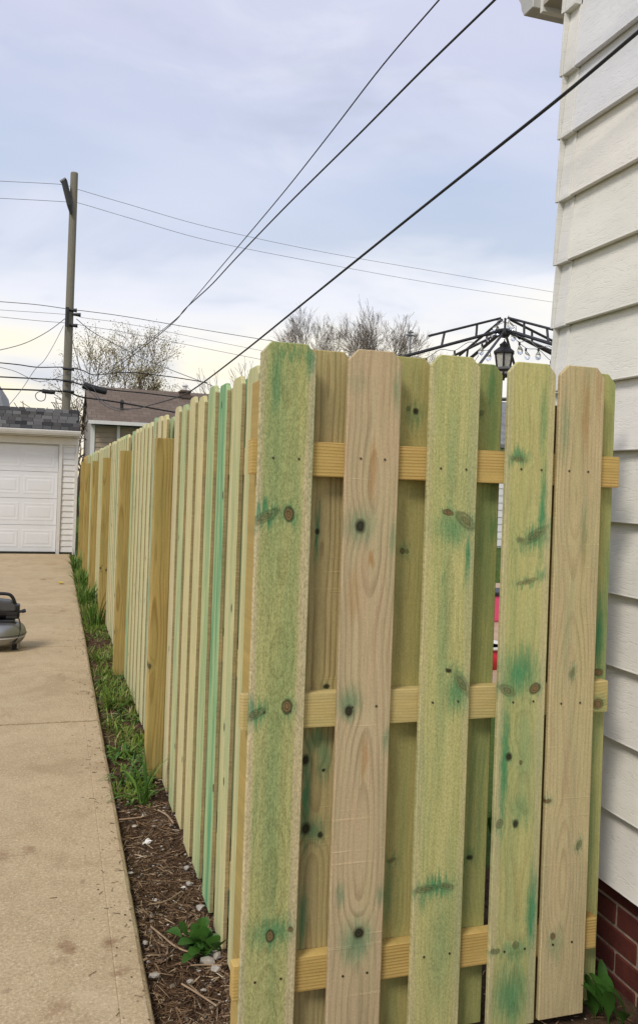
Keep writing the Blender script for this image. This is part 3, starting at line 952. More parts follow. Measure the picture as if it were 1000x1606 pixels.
child(part('roof', MB().prism(rp, 'X', XH - 0.05, XH + 6.2), 'roof_dark'), house)

# ================================================================= garage at the end of the drive
YG = 17.0
mat_siding('vinyl_white', (0.74, 0.74, 0.73), False, 'X')
plain('door_paint', (0.72, 0.73, 0.75), 0.45, var=0.02)
mat_shingle('shingle', [(0.030, 0.031, 0.034), (0.085, 0.085, 0.088), (0.15, 0.15, 0.152), (0.05, 0.045, 0.045), (0.115, 0.112, 0.11)])
garage = empty('garage', (-2.0, YG, 0), 'white garage with grey shingled front at the end of the driveway', 'garage')
GX0, GX1 = -4.9, 0.41
child(part('wall', MB().box((GX0 + 0.05, YG + 0.21, -0.02), (GX1 - 0.05, YG + 6.0, 2.30)), 'house_core'), garage)
DX0, DX1 = -4.35, 0.065
# sided wall right of the door
nv = 19
for k in range(nv):
    z_ = 0.055 + k * 0.1125
    for (a_, b_) in ((DX1 + 0.055, GX1 - 0.055), (GX0 + 0.055, DX0 - 0.055)):
        mb_ = MB().prism([(-0.016, 0.0), (0.004, 0.0), (0.004, 0.112), (-0.002, 0.112), (-0.016, 0.010)], 'X', a_, b_)
        mb_.v = [Vector((p.x, p.y, p.z)) for p in mb_.v]
        o = link('siding_board', mb_.mesh('siding_board', fix=True), 'vinyl_white', None, (0, YG + 0.10, z_))
        o['seed'] = rng.random() * 9; o['tint'] = (1, 1, 1)
        child(o, garage)
for (a_, b_, nm) in ((GX1 - 0.054, GX1 + 0.004, 'corner_trim'), (DX1 - 0.012, DX1 + 0.054, 'door_trim'), (DX0 - 0.054, DX0 + 0.012, 'door_trim'), (GX0 - 0.004, GX0 + 0.054, 'corner_trim')):
    child(part(nm, MB().box((a_, YG + 0.06, 0.0), (b_, YG + 0.16, 2.20)), 'trim_white', bevel=0.004), garage)
child(part('lintel', MB().box((GX0, YG + 0.055, 2.125), (GX1, YG + 0.17, 2.262)), 'trim_white', bevel=0.004), garage)
child(part('side_wall', MB().box((GX1 - 0.045, YG + 0.165, 0.0), (GX1 - 0.001, YG + 6.0, 2.28)), 'trim_white'), garage)
door = child(part('garage_door', MB().box((DX0 + 0.014, YG + 0.150, 0.045), (DX1 - 0.014, YG + 0.19, 2.122)), 'door_paint'), garage)
ph = 2.05 / 4
cw = 0.565
for r_ in range(4):
    z0 = 0.052 + r_ * ph
    sec = part('door_section', MB().box((DX0 + 0.018, YG + 0.128, z0 + 0.003), (DX1 - 0.018, YG + 0.1495, z0 + ph - 0.004)), 'door_paint', bevel=0.004)
    sec.parent = door; sec.matrix_parent_inverse = Matrix.Translation(garage.location).inverted(); sec.matrix_parent_inverse = (Matrix.Translation(garage.location) @ door.matrix_parent_inverse).inverted()
    c = 0
    while True:
        x1 = DX1 - 0.075 - c * (cw + 0.07); x0 = x1 - cw
        if x0 < DX0 + 0.05: break
        mb_ = MB()
        za, zb = z0 + 0.085, z0 + ph - 0.085
        V_ = []
        for ins, yv in ((0, 0.1277), (0.012, 0.1250), (0.030, 0.1250), (0.055, 0.1272), (0.085, 0.1235)):
            V_ += [(x0 + ins, YG + yv, za + ins), (x1 - ins, YG + yv, za + ins), (x1 - ins, YG + yv, zb - ins), (x0 + ins, YG + yv, zb - ins)]
        mb_.v = [Vector(v_) for v_ in V_]
        for lv in range(4):
            for e_ in range(4):
                mb_.f.append((lv * 4 + e_, lv * 4 + (e_ + 1) % 4, lv * 4 + 4 + (e_ + 1) % 4, lv * 4 + 4 + e_))
        mb_.f.append((16, 17, 18, 19))
        p_ = link('door_panel', mb_.mesh('door_panel'), 'door_paint')
        p_.parent = door; p_.matrix_parent_inverse = (Matrix.Translation(garage.location) @ door.matrix_parent_inverse).inverted()
        c += 1
child(part('door_seal', MB().box((DX0 + 0.02, YG + 0.135, 0.030), (DX1 - 0.02, YG + 0.18, 0.050)), 'dark_gap'), garage)
# gutter and mansard front
child(part('soffit', MB().box((GX0, YG - 0.14, 2.266), (GX1 + 0.0, YG + 0.17, 2.281)), 'trim_white'), garage)
gp = [(YG - 0.142, 2.285), (YG - 0.21, 2.285), (YG - 0.235, 2.325), (YG - 0.25, 2.365), (YG - 0.25, 2.385), (YG - 0.142, 2.385)]
child(part('gutter', MB().prism(gp, 'X', GX0 - 0.02, GX1 + 0.03), 'trim_white', bevel=0.004), garage)
RB, RT = (YG - 0.15, 2.395), (YG + 0.06, 2.79)
mb_ = MB().prism([(RB[0] + 0.012, RB[1] - 0.02), (RT[0] + 0.012, RT[1] - 0.01), (YG + 6.2, 3.0), (YG + 6.2, 2.30), (RB[0] + 0.012, 2.29)], 'X', GX0, GX1)
roof = child(part('roof', mb_, 'roof_dark'), garage)
nrow = 6
sl = Vector((0, RT[0] - RB[0], RT[1] - RB[1]))
tilt = math.atan2(RT[1] - RB[1], RT[0] - RB[0])
sh_mes = []
for wv in (0.115, 0.15, 0.19):
    mb_ = MB().box((0, 0, -0.0), (wv, sl.length / nrow + 0.012, 0.012))
    me_ = mb_.mesh('shingle', bevel=0.0015, fix=True); me_.materials.append(MATS['shingle']); sh_mes.append((wv, me_))
for r_ in range(nrow):
    x_ = GX1 + 0.01 - rng.uniform(0, 0.08)
    p0 = Vector((0, RB[0], RB[1])) + sl * (r_ / nrow)
    while x_ > GX0 + 0.1:
        wv, me_ = rng.choice(sh_mes)
        if x_ - wv < -1.6 and rng.random() < 0.0: pass
        o = link('shingle', me_, None, None, (x_ - wv, p0.y - 0.004, p0.z + rng.uniform(-.004, .004)), (tilt - 0.03, 0, 0))
        o['seed'] = rng.random()
        o.parent = roof; o.matrix_parent_inverse = (Matrix.Translation(garage.location) @ roof.matrix_parent_inverse).inverted()
        x_ -= wv + 0.007

# ================================================================= houses beyond
mat_farroof()
mat_siding('tan_siding', (0.36, 0.285, 0.20), False, 'X')
plain('window_dark', (0.06, 0.07, 0.085), 0.15, var=0.3, scale=2)
plain('chimney_brick', (0.10, 0.07, 0.055), 0.9, var=0.4, scale=25, bump=0.4)
YB = 30.0
bx0 = (1.118, 30.000, 3.432)[0]; ez = (1.440, 29.600, 3.339)[2]; rz_ = (1.294, 34.000, 5.021)[2]
bh = empty('brown_roof_house', (bx0 + 5, YB, 0), 'tan house with brown shingle roof and small chimney, beyond the fence', 'house')
bx1 = bx0 + 11.5
child(part('wall', MB().prism([(YB, -0.05), (YB, ez - 0.05), (YB + 4, rz_ - 0.2), (YB + 8, ez - 0.05), (YB + 8, -0.05)], 'X', bx0, bx1), 'house_core'), bh)
k = 0
while k * 0.17 < ez - 0.25:
    z_ = k * 0.17
    mb_ = MB().prism([(YB - 0.035, z_), (YB - 0.002, z_), (YB - 0.002, z_ + 0.169), (YB - 0.012, z_ + 0.169)], 'X', bx0 + 0.12, bx1 - 0.1)
    o = part('siding_board', mb_, 'tan_siding'); o['seed'] = k * 0.7; o['tint'] = (1, 1, 1)
    child(o, bh); k += 1
rp = [(YB - 0.38, ez), (YB - 0.40, ez + 0.10), (YB + 4, rz_), (YB + 8.4, ez + 0.10), (YB + 8.4, ez), (YB + 4, rz_ - 0.12)]
rf = child(part('roof', MB().prism(rp, 'X', bx0 - 0.12, bx1 + 0.3), 'far_roof'), bh)
child(part('gutter', MB().box((bx0 - 0.12, YB - 0.52, ez - 0.03), (bx1 + 0.3, YB - 0.402, ez + 0.09)), 'trim_white'), bh)
child(part('corner_trim', MB().box((bx0 - 0.02, YB - 0.06, -0.05), (bx0 + 0.118, YB + 0.02, ez - 0.05)), 'trim_white'), bh)
child(part('downspout', MB().box((bx0 + 0.85, YB - 0.14, -0.05), (bx0 + 0.95, YB - 0.045, ez - 0.03)), 'trim_white'), bh)
for q_ in (2.2, 5.0, 7.6):
    w_ = child(part('window', MB().box((bx0 + q_, YB - 0.07, 1.2), (bx0 + q_ + 1.1, YB - 0.037, 2.4)), 'trim_white'), bh)
    pn = part('pane', MB().box((bx0 + q_ + .08, YB - 0.078, 1.28), (bx0 + q_ + 1.02, YB - 0.0705, 2.32)), 'window_dark')
    pn.parent = w_; pn.matrix_parent_inverse = (Matrix.Translation(bh.location) @ w_.matrix_parent_inverse).inverted()
cp = (4.706, 33.200, 5.022)
ch = part('chimney', MB().box((cp[0] - 0.17, 32.9, cp[2] - 1.2), (cp[0] + 0.17, 33.5, cp[2] - 0.10)).box((cp[0] - 0.21, 32.84, cp[2] - 0.0995), (cp[0] + 0.21, 33.56, cp[2] - 0.03)), 'chimney_brick')
child(ch, bh)
child(part('chimney_cap', MB().lathe([(0.08, 0.0), (0.08, 0.16), (0.12, 0.18), (0.12, 0.22), (0.02, 0.3)], 12, (cp[0], 33.2, cp[2] - 0.0295)), 'trim_white'), bh)
vp = (2.176, 31.000, 3.893)
child(part('vent_pipe', MB().lathe([(0.10, -0.3), (0.06, 0.05), (0.06, 0.28), (0.12, 0.29), (0.02, 0.42)], 10, (vp[0], 31.0, vp[2])), 'dark_gap'), bh)

# grey house whose gable end shows at the left edge
lx = (-1.850, 32.000, 3.841)[0]; lz = (-1.943, 32.000, 4.715)[2]
lh = empty('grey_house', (lx - 4, 32, 0), 'grey gabled house end peeking over the garage at the left edge', 'house')
child(part('wall', MB().box((lx - 7, 32, -0.05), (lx - 0.25, 38, lz - 0.9)), 'house_core'), lh)
plain('far_trim', (0.30, 0.31, 0.33), 0.7)
child(part('roof', MB().prism([(lx + 0.05, lz - 1.0), (lx - 0.15, lz - 0.05), (lx - 3.4, lz + 0.15), (lx - 7.3, lz - 1.0)], 'Y', 31.6, 38.4), 'far_trim'), lh)

# white outbuilding behind the yard, seen through the fence
wz = (11.685, 21.000, 2.708)[2]; wx = (11.724, 21.000, 1.701)[0]; wt_ = (12.744, 23.000, 4.192)[2]
plain('far_grey_roof', (0.17, 0.172, 0.18), 0.9, var=0.3, scale=5, bump=0.3)
sb = empty('outbuilding', (wx, 21, 0), 'white outbuilding with grey shingle roof, seen through the fence gap beside the lantern', 'garage')
child(part('wall', MB().box((wx - 0.8, 21, -0.05), (wx + 5.5, 26, wz)), 'trim_white'), sb)
for k in range(int(wz / 0.2)):
    o = part('siding_board', MB().prism([(20.975, k * .2), (20.998, k * .2), (20.998, k * .2 + .199), (20.992, k * .2 + .199)], 'X', wx - 0.8, wx + 5.5), 'vinyl_white')
    o['seed'] = k * 1.1; o['tint'] = (1, 1, 1); child(o, sb)
child(part('roof', MB().prism([(20.7, wz), (20.7, wz + .1), (23.5, wt_ + .1), (26.3, wz + .1), (26.3, wz), (23.5, wt_ - .05)], 'X', wx - 1.0, wx + 5.7), 'far_grey_roof'), sb)

# ================================================================= utility pole and wires
wood('pole_wood', (0.27, 0.245, 0.215), (0.16, 0.14, 0.12), 0.3, 90, (0, 0), 'Z', gcol=None, fuzz=0.4, gdiff=0)
plain('black_metal', (0.018, 0.018, 0.019), 0.45, var=0.2)
plain('cable_black', (0.012, 0.012, 0.013), 0.6, var=0.2)
plain('cable_grey', (0.16, 0.16, 0.175), 0.6, var=0.2)
YP = 21.5
pt = (0.195, 21.500, 8.887); pb = (0.193, 21.500, 3.171)
ln = (pt[0] - pb[0]) / (pt[2] - pb[2])
p0 = (pb[0] - ln * pb[2], YP, 0)
pole = empty('utility_pole', p0, 'tall grey wooden utility pole rising behind the garage', 'utility pole')
pts = [(p0[0] + ln * z_, YP, z_) for z_ in (-0.3, 2, 4, 6, 8, pt[2] - .03, pt[2])]
o = part('shaft', MB().tube(pts, [0.112, 0.108, 0.103, 0.098, 0.094, 0.090, 0.083], 14), 'pole_wood', smooth=False)
o['seed'] = 2.2
child(o, pole)
a0 = (-0.034, 21.350, 8.604); a1 = (0.117, 21.350, 8.041)
child(part('bracket_arm', MB().tube([a0, a1, (0.154, 21.360, 7.834)], [0.075, 0.07, 0.03], 8).tube([(-0.106, 21.350, 8.564), (0.008, 21.350, 8.656)], 0.05, 8), 'black_metal'), pole)
child(part('pole_band', MB().tube([(0.140, 21.330, 5.581), (0.141, 21.330, 5.121)], 0.05, 6), 'black_metal'), pole)
INS = {(116, 486): ((0.172, 21.400, 5.536), (0.365, 21.400, 5.539)), (122, 493): ((0.264, 21.400, 5.437), (0.457, 21.400, 5.439)), (117, 510): ((0.199, 21.400, 5.168), (0.392, 21.400, 5.170))}
for (qx, qy) in ((116, 486), (122, 493), (117, 510)):
    child(part('insulator', MB().tube([INS[(qx, qy)][0], INS[(qx, qy)][1]], [0.03, 0.05], 8), 'black_metal'), pole)
for ca, cb in (((0.087, 21.330, 4.103), (0.352, 21.330, 4.092)), ((0.096, 21.330, 3.812), (0.362, 21.330, 3.800)), ((0.104, 21.330, 3.567), (0.370, 21.330, 3.554))):
    child(part('cable_clamp', MB().tube([ca, cb], 0.035, 6), 'black_metal'), pole)


def smooth_path(P, n=8):
    P = [Vector(p) for p in P]
    if len(P) < 3:
        return P
    out = []
    for i in range(len(P) - 1):
        a = P[max(i - 1, 0)]; b = P[i]; c = P[i + 1]; d = P[min(i + 2, len(P) - 1)]
        for k in range(n):
            t = k / n
            out.append(0.5 * ((2 * b) + (c - a) * t + (2 * a - 5 * b + 4 * c - d) * t * t + (3 * b - a - 3 * c + d) * t ** 3))
    out.append(P[-1])
    return out


def wire(name, P, rad, mat, label, cat='cable', group=None):
    o = part(name, MB().tube(smooth_path(P), rad, 6), mat, smooth=True)
    return tag(o, label, cat, group)


wire('service_cable', [(1.623, 1.571, 2.959), (1.586, 2.112, 2.895), (1.563, 2.450, 2.855), (1.531, 2.933, 2.812), (1.479, 3.697, 2.743), (1.399, 4.892, 2.632), (1.307, 6.261, 2.504), (1.209, 7.721, 2.389), (1.154, 8.533, 2.365), (1.058, 9.971, 2.397), (0.962, 11.392, 2.445), (0.821, 13.501, 2.615), (0.685, 15.525, 2.941), (0.586, 16.993, 3.311), (0.311, 21.091, 3.878)], 0.0062, 'cable_black', 'thickest black service cable, lowest of the three slanting across the sky', 'cable')
wire('service_cable', [(1.485, 2.062, 3.300), (1.443, 2.734, 3.292), (1.408, 3.294, 3.285), (1.367, 3.967, 3.265), (1.300, 5.048, 3.241), (1.227, 6.229, 3.196), (1.178, 7.029, 3.157), (1.116, 8.022, 3.147), (1.084, 8.537, 3.113), (0.982, 10.190, 3.118), (0.803, 13.089, 3.176), (0.599, 16.400, 3.287), (0.338, 20.630, 3.680)], 0.0048, 'cable_black', 'black service cable in the middle of the three slanting across the sky', 'cable')
wire('service_cable', [(1.362, 2.354, 3.413), (1.328, 2.960, 3.390), (1.300, 3.465, 3.371), (1.266, 4.069, 3.311), (1.226, 4.775, 3.248), (1.176, 5.662, 3.190), (1.119, 6.687, 3.129), (1.078, 7.404, 3.083), (1.055, 7.819, 3.056), (1.013, 8.558, 3.059), (0.928, 10.077, 3.097), (0.757, 13.108, 3.204), (0.551, 16.765, 3.395), (0.334, 20.621, 3.783)], 0.0034, 'cable_black', 'thin black service cable, uppermost of the three slanting across the sky', 'cable')
wire('power_line', [(-2.274, 21.000, 8.234), (-1.481, 21.375, 8.411), (-0.639, 21.750, 8.606), (-0.032, 22.006, 8.727), (0.353, 22.162, 8.703), (1.550, 22.625, 8.650), (3.870, 23.438, 8.548), (7.351, 24.500, 8.561), (12.178, 25.750, 8.688), (17.920, 27.000, 8.768)], 0.0058, 'cable_grey', 'uppermost thin power line crossing the sky at the pole top', 'power line')
wire('power_line', [(-2.261, 21.000, 7.828), (-1.468, 21.375, 8.007), (-0.625, 21.750, 8.190), (0.103, 22.056, 8.334), (0.364, 22.162, 8.369), (1.562, 22.625, 8.303), (3.883, 23.438, 8.178), (7.364, 24.500, 8.216), (12.193, 25.750, 8.287), (17.934, 27.000, 8.418)], 0.0058, 'cable_grey', 'second thin power line from the top, just below the pole bracket', 'power line')
wire('power_line', [(-2.186, 21.000, 5.502), (-1.388, 21.360, 5.577), (-0.540, 21.720, 5.652), (0.299, 22.056, 5.670), (0.594, 22.170, 5.687), (1.646, 22.560, 5.709), (3.954, 23.340, 5.671), (6.133, 24.000, 5.633)], 0.009, 'cable_grey', 'power line at the insulators, upper of three beside the middle of the pole', 'power line')
wire('power_line', [(-2.179, 21.000, 5.313), (-1.381, 21.360, 5.382), (-0.534, 21.720, 5.467), (0.242, 22.032, 5.533), (0.600, 22.170, 5.511), (1.652, 22.560, 5.527), (3.964, 23.340, 5.407), (6.146, 24.000, 5.281)], 0.0052, 'cable_grey', 'thinnest power line, middle of three beside the middle of the pole', 'power line')
wire('power_line', [(-2.175, 21.000, 5.167), (-1.377, 21.375, 5.220), (-0.528, 21.750, 5.271), (0.188, 22.050, 5.325), (0.687, 22.250, 5.323), (1.665, 22.625, 5.306), (3.989, 23.438, 5.176), (5.771, 24.000, 5.066)], 0.006, 'cable_grey', 'power line, lowest of three beside the middle of the pole', 'power line')
wire('drop_wire', [(-1.695, 19.000, 3.984), (-1.244, 19.676, 4.208), (-0.751, 20.352, 4.502), (-0.287, 20.944, 4.898), (0.091, 21.400, 5.313)], 0.009, 'cable_grey', 'sagging wire running left from the middle of the pole', 'power line')
wire('drop_wire', [(-1.035, 19.000, 2.895), (-0.759, 19.667, 3.394), (-0.522, 20.200, 3.894), (-0.331, 20.600, 4.176), (-0.135, 21.000, 4.619), (0.067, 21.400, 5.141)], 0.007, 'cable_grey', 'steep thin wire running down left from the pole to the garage', 'power line')
wire('drop_wire', [(0.357, 21.400, 5.337), (0.748, 21.650, 5.102), (1.331, 22.010, 4.889), (1.992, 22.400, 4.670), (2.704, 22.800, 4.490), (3.936, 23.450, 4.216), (5.057, 24.000, 3.927)], 0.009, 'cable_grey', 'wire dropping right from the pole across the budding tree', 'power line')
wire('drop_wire', [(0.251, 21.400, 4.942), (0.355, 21.557, 4.586), (0.460, 21.713, 4.271), (0.565, 21.870, 3.981), (0.657, 22.000, 3.635)], 0.008, 'cable_grey', 'thin wire hanging down close to the right side of the pole', 'power line')
wire('telephone_cable', [(-1.886, 21.200, 4.120), (-1.350, 21.507, 4.155), (-0.930, 21.737, 4.169), (-0.496, 21.967, 4.168), (0.182, 22.312, 4.260), (0.575, 22.504, 4.231), (0.900, 22.658, 4.158), (1.731, 23.041, 4.328), (2.795, 23.501, 4.354), (4.027, 24.000, 4.315)], 0.014, 'cable_black', 'upper telephone cable crossing low at the pole', 'power line')
wire('telephone_cable', [(-1.875, 21.200, 3.780), (-1.345, 21.611, 3.833), (-0.492, 22.227, 3.914), (0.196, 22.689, 3.964), (0.682, 22.997, 3.897), (1.444, 23.459, 3.875), (2.527, 24.076, 3.898), (4.309, 25.000, 3.871)], 0.018, 'cable_black', 'middle telephone cable running right across the brown roof', 'power line')
wire('telephone_cable', [(-1.866, 21.200, 3.499), (-1.337, 21.622, 3.545), (-0.483, 22.256, 3.632), (0.206, 22.731, 3.674), (0.611, 22.994, 3.592), (1.458, 23.522, 3.572), (3.029, 24.419, 3.470), (4.136, 25.000, 3.389)], 0.022, 'cable_black', 'thick lower telephone cable in front of the brown roof', 'power line')
wire('drop_wire', [(0.280, 21.300, 4.022), (-0.038, 21.192, 3.864), (-0.464, 21.044, 3.728), (-1.027, 20.846, 3.919), (-1.697, 20.600, 3.999)], 0.007, 'cable_grey', 'faint wire dipping left of the pole below the telephone cables', 'power line')
wire('drop_wire', [(0.278, 20.600, 3.732), (0.543, 20.762, 3.678), (0.818, 20.923, 3.469), (1.085, 21.076, 3.254), (1.481, 21.300, 3.139)], 0.008, 'cable_grey', 'short slack wire looping down right of the pole', 'power line')
wire('splice_case', [(0.554, 21.200, 3.723), (0.644, 21.200, 3.698), (0.854, 21.200, 3.651), (1.034, 21.200, 3.616), (1.125, 21.200, 3.607)], [.03,.07,.09,.09,.09,.09,.09,.09,.09,.09,.09,.09,.09,.09,.09,.09,.09,.09,.09,.09,.09,.09,.09,.09,.09,.09,.09,.09,.09,.09,.07,.05,.03], 'cable_black', 'black splice case hanging on the cable right of the pole', 'splice case')
wire('splice_case', [(-0.370, 21.000, 3.505), (-0.284, 21.000, 3.495), (-0.169, 21.000, 3.488), (-0.069, 21.000, 3.494)], [.03,.04]+[.055]*21+[.04,.03], 'cable_black', 'small black splice case on the cable left of the pole', 'splice case')
wire('cable_loop', [(-0.370, 21.000, 3.490), (-0.455, 21.000, 3.469), (-0.509, 21.000, 3.391), (-0.477, 21.000, 3.303), (-0.391, 21.000, 3.263), (-0.306, 21.000, 3.298), (-0.281, 21.000, 3.405), (-0.312, 21.000, 3.478)], 0.01, 'cable_black', 'small coil of black cable hanging left of the pole', 'cable')

# ================================================================= gazebo, lantern, string lights
plain('gazebo_black', (0.022, 0.022, 0.024), 0.4, var=0.2)
mat_glass('clear_glass')
m_, q_, bs_ = material('lantern_pane'); finish(q_, bs_, (0.85, 0.84, 0.78), 0.25, spec=0.5); bs_.inputs['Transmission Weight'].default_value = 0.6
plain('copper', (0.36, 0.16, 0.08), 0.4, 0.5)
GY = 8.2
gc = Vector((4.590, 8.200, 3.267))                      # where the rafters meet
gaz = empty('gazebo_frame', (gc.x, gc.y, -0.005), 'black metal gazebo roof frame without its cover, behind the fence', 'gazebo')
yawv = Vector((math.cos(YAW), -math.sin(YAW), 0)); fwv = Vector((math.sin(YAW), math.cos(YAW), 0))
half = 1.55
drop = 0.60
corners = []
for sx, sy in ((-1, 0), (1, 0), (0, 1), (0, -1)):
    pass
dirs = [(-yawv * 0.93 - fwv * 0.37), (fwv * 0.93 - yawv * 0.37), (yawv * 0.93 + fwv * 0.37), (-fwv * 0.93 + yawv * 0.37)]
for i, d in enumerate(dirs):
    d = d.normalized()
    lo0 = gc + d * 0.05; lo1 = gc + d * half * 1.2 - Vector((0, 0, drop))
    r_ = child(part('rafter', MB().tube([lo0, lo1], 0.019, 6), 'gazebo_black'), gaz)
    upv = Vector((0, 0, 0.155))
    s0 = gc + d * 0.06 + upv * 0.85; s1 = gc.lerp(lo1, 0.50) + upv
    child(part('top_chord', MB().tube([s0, s1], 0.0145, 6), 'gazebo_black'), gaz)
    for t in (0.17, 0.40):
        a = lo0.lerp(lo1, t); b = s0.lerp(s1, t / 0.5 * 0.98)
        child(part('strut', MB().tube([a, b], 0.0125, 6), 'gazebo_black'), gaz)
    corners.append(lo1)
for i in range(4):
    a, b = corners[i], corners[(i + 1) % 4]
    child(part('beam', MB().tube([a, b], 0.025, 6), 'gazebo_black'), gaz)
    child(part('rafter', MB().tube([gc + (a.lerp(b, 0.5) - gc) * 0.05, a.lerp(b, 0.5)], 0.0145, 6), 'gazebo_black'), gaz)
    child(part('post', MB().box((a.x - .04, a.y - .04, -0.005), (a.x + .04, a.y + .04, a.z)), 'gazebo_black'), gaz)
child(part('hub', MB().lathe([(0.04, -0.07), (0.06, -0.04), (0.06, 0.02), (0.012, 0.03), (0.012, 0.14)], 10, gc), 'gazebo_black'), gaz)
# lantern
lb = (4.619, 8.200, 2.730); lt = (4.579, 8.200, 3.156)
LH = lt[2] - lb[2]
lan = empty('lantern', (gc.x, gc.y, lb[2]), 'black hanging lantern with clear panes under the gazebo peak', 'lantern')
sc = LH / 0.40
def lz_(r, z): return (r * sc, z * sc)
lc = (gc.x, gc.y, lb[2])
child(part('base', MB().lathe([lz_(0.015, 0.0), lz_(0.02, .025), lz_(.055, .035), lz_(.060, .05), lz_(.060, .062)], 6, lc), 'gazebo_black'), lan)
child(part('cup', MB().lathe([lz_(0.050, 0.0625), lz_(0.055, .085), lz_(.05, .125), lz_(.02, .128)], 12, lc), 'copper'), lan)
for k in range(6):
    t = 2 * math.pi * k / 6
    t2 = 2 * math.pi * (k + 1) / 6
    f0 = Vector((math.cos(t), math.sin(t), 0)); f1 = Vector((math.cos(t2), math.sin(t2), 0))
    b0 = Vector(lc) + f0 * .062 * sc + Vector((0, 0, .05 * sc)); b1 = Vector(lc) + f0 * .098 * sc + Vector((0, 0, .27 * sc))
    child(part('bar', MB().tube([b0, b1], 0.010 * sc, 5), 'gazebo_black'), lan)
    e0 = Vector(lc) + f1 * .060 * sc + Vector((0, 0, .066 * sc)); e1 = Vector(lc) + f1 * .094 * sc + Vector((0, 0, .265 * sc))
    c0_ = Vector(lc) + f0 * .060 * sc + Vector((0, 0, .066 * sc)); c1_ = Vector(lc) + f0 * .094 * sc + Vector((0, 0, .265 * sc))
    inw = -(f0 + f1).normalized() * 0.003
    mb_ = MB(); mb_.v = [c0_, e0, e1, c1_, c0_ + inw, e0 + inw, e1 + inw, c1_ + inw]
    mb_.f = [(0, 1, 2, 3), (7, 6, 5, 4), (0, 4, 5, 1), (1, 5, 6, 2), (2, 6, 7, 3), (3, 7, 4, 0)]
    child(part('pane', mb_, 'lantern_pane'), lan)
child(part('roof', MB().lathe([lz_(.105, .27), lz_(.118, .275), lz_(.118, .29), lz_(.06, .335), lz_(.05, .34), lz_(.055, .365), lz_(.03, .38), lz_(.01, .40)], 6, lc), 'gazebo_black'), lan)
child(part('hanger', MB().tube([(gc.x, gc.y, lt[2] - 0.01), (gc.x, gc.y, gc.z - 0.045)], 0.006, 6), 'gazebo_black'), lan)
# string lights looped along the rafters
stg = empty('string_lights', (gc.x, gc.y, gc.z - 0.06), 'clear bulb string lights looped under the gazebo rafters', 'string lights')
rs = random.Random(5)
bulb_me = MB().lathe([(0.006, 0.0), (0.012, -0.012), (0.026, -0.04), (0.031, -0.062), (0.024, -0.088), (0.004, -0.102)], 12).mesh('bulb', True, 0, True)
bulb_me.materials.append(MATS['clear_glass'])
sock_me = MB().lathe([(0.010, 0.03), (0.012, 0.026), (0.012, 0.001), (0.008, 0.0)], 8).mesh('socket', False, 0, True)
sock_me.materials.append(MATS['black_metal'])
for i, d in enumerate(dirs):
    d = d.normalized()
    path = []
    for k in range(9):
        t = 0.06 + k * 0.09
        p = gc + d * half * 1.2 * t - Vector((0, 0, drop * t + 0.02 + (0.05 if k % 2 else 0.0)))
        path.append(p)
        if k % 2:
            b = link('bulb', bulb_me, None, None, p - Vector((0, 0, 0.034)), (rs.uniform(-.3, .3), rs.uniform(-.3, .3), 0))
            child(b, stg)
            s_ = link('socket', sock_me, None, None, p - Vector((0, 0, 0.033)))
            child(s_, stg)
    child(part('cord', MB().tube(smooth_path(path, 4), 0.0035, 5), 'cable_grey'), stg)
for k in range(7):
    t = 2 * math.pi * k / 7
    p = gc + Vector((math.cos(t) * .13, math.sin(t) * .13, -0.02 + 0.05 * (k % 3)))
    child(link('bulb', bulb_me, None, None, p, (rs.uniform(-.6, .6), rs.uniform(-.6, .6), 0)), stg)
    child(part('cord', MB().tube([gc + Vector((0, 0, 0.1)), p + Vector((0, 0, .06)), p], 0.003, 4), 'cable_grey'), stg)

# ---- bright plastic things on the patio, seen through the gap
plain('pink_plastic', (0.75, 0.09, 0.20), 0.35, var=0.05)
plain('red_plastic', (0.62, 0.03, 0.05), 0.35, var=0.05)
pk = (4.981, 8.854, 0.000)
tb = empty('storage_box', (pk[0], pk[1], -0.004), 'pink plastic box with dark lid on the patio, seen through the fence gap', 'box')
child(part('body', MB().box((pk[0] - .45, pk[1], -0.004), (pk[0] + .45, pk[1] + .4, .30)), 'pink_plastic', bevel=0.02, segs=2), tb)
child(part('lid', MB().box((pk[0] - .47, pk[1] - .02, .301), (pk[0] + .47, pk[1] + .42, .345)), 'black_metal', bevel=0.01), tb)
pk = (3.622, 6.441, 0.000)
tb = empty('bucket', (pk[0], pk[1], -0.004), 'red plastic tub with pale rim on the patio, seen through the fence gap', 'tub')
child(part('body', MB().lathe([(0.16, -0.004), (0.20, 0.17), (0.185, 0.17), (0.15, 0.02)], 24, (pk[0], pk[1] + .2, 0)), 'red_plastic', smooth=True), tb)
child(part('rim', MB().lathe([(0.203, 0.171), (0.215, 0.176), (0.215, 0.196), (0.186, 0.196), (0.184, 0.171)], 24, (pk[0], pk[1] + .2, 0)), 'trim_white', smooth=True), tb)

# ================================================================= air compressor
plain('tank_silver', (0.30, 0.30, 0.295), 0.30, 0.75, var=0.08)
plain('rubber', (0.012, 0.012, 0.012), 0.7)
plain('motor_black', (0.012, 0.012, 0.014), 0.35, var=0.2)
plain('shroud_grey', (0.06, 0.06, 0.062), 0.4, var=0.1)
plain('decal_white', (0.6, 0.6, 0.6), 0.5, var=0.02)
cc = (-0.419, 7.622, 0.030)
cx, cy = cc[0], cc[1] + 0.12
comp = empty('air_compressor', (cx, cy, 0.03), 'silver and black pancake air compressor on the driveway at left', 'air compressor')
z0 = 0.03
K = 1.04
def cpart(nm, mbx, mt, **kw): return child(part(nm, mbx, mt, **kw), comp)
tk = []
for k in range(17):
    t = -math.pi / 2 + math.pi * k / 16
    tk.append((max(0.003, 0.115 + 0.10 * math.cos(t)) if abs(math.cos(t)) > 1e-6 else 0.1, 0.135 + 0.095 * math.sin(t)))
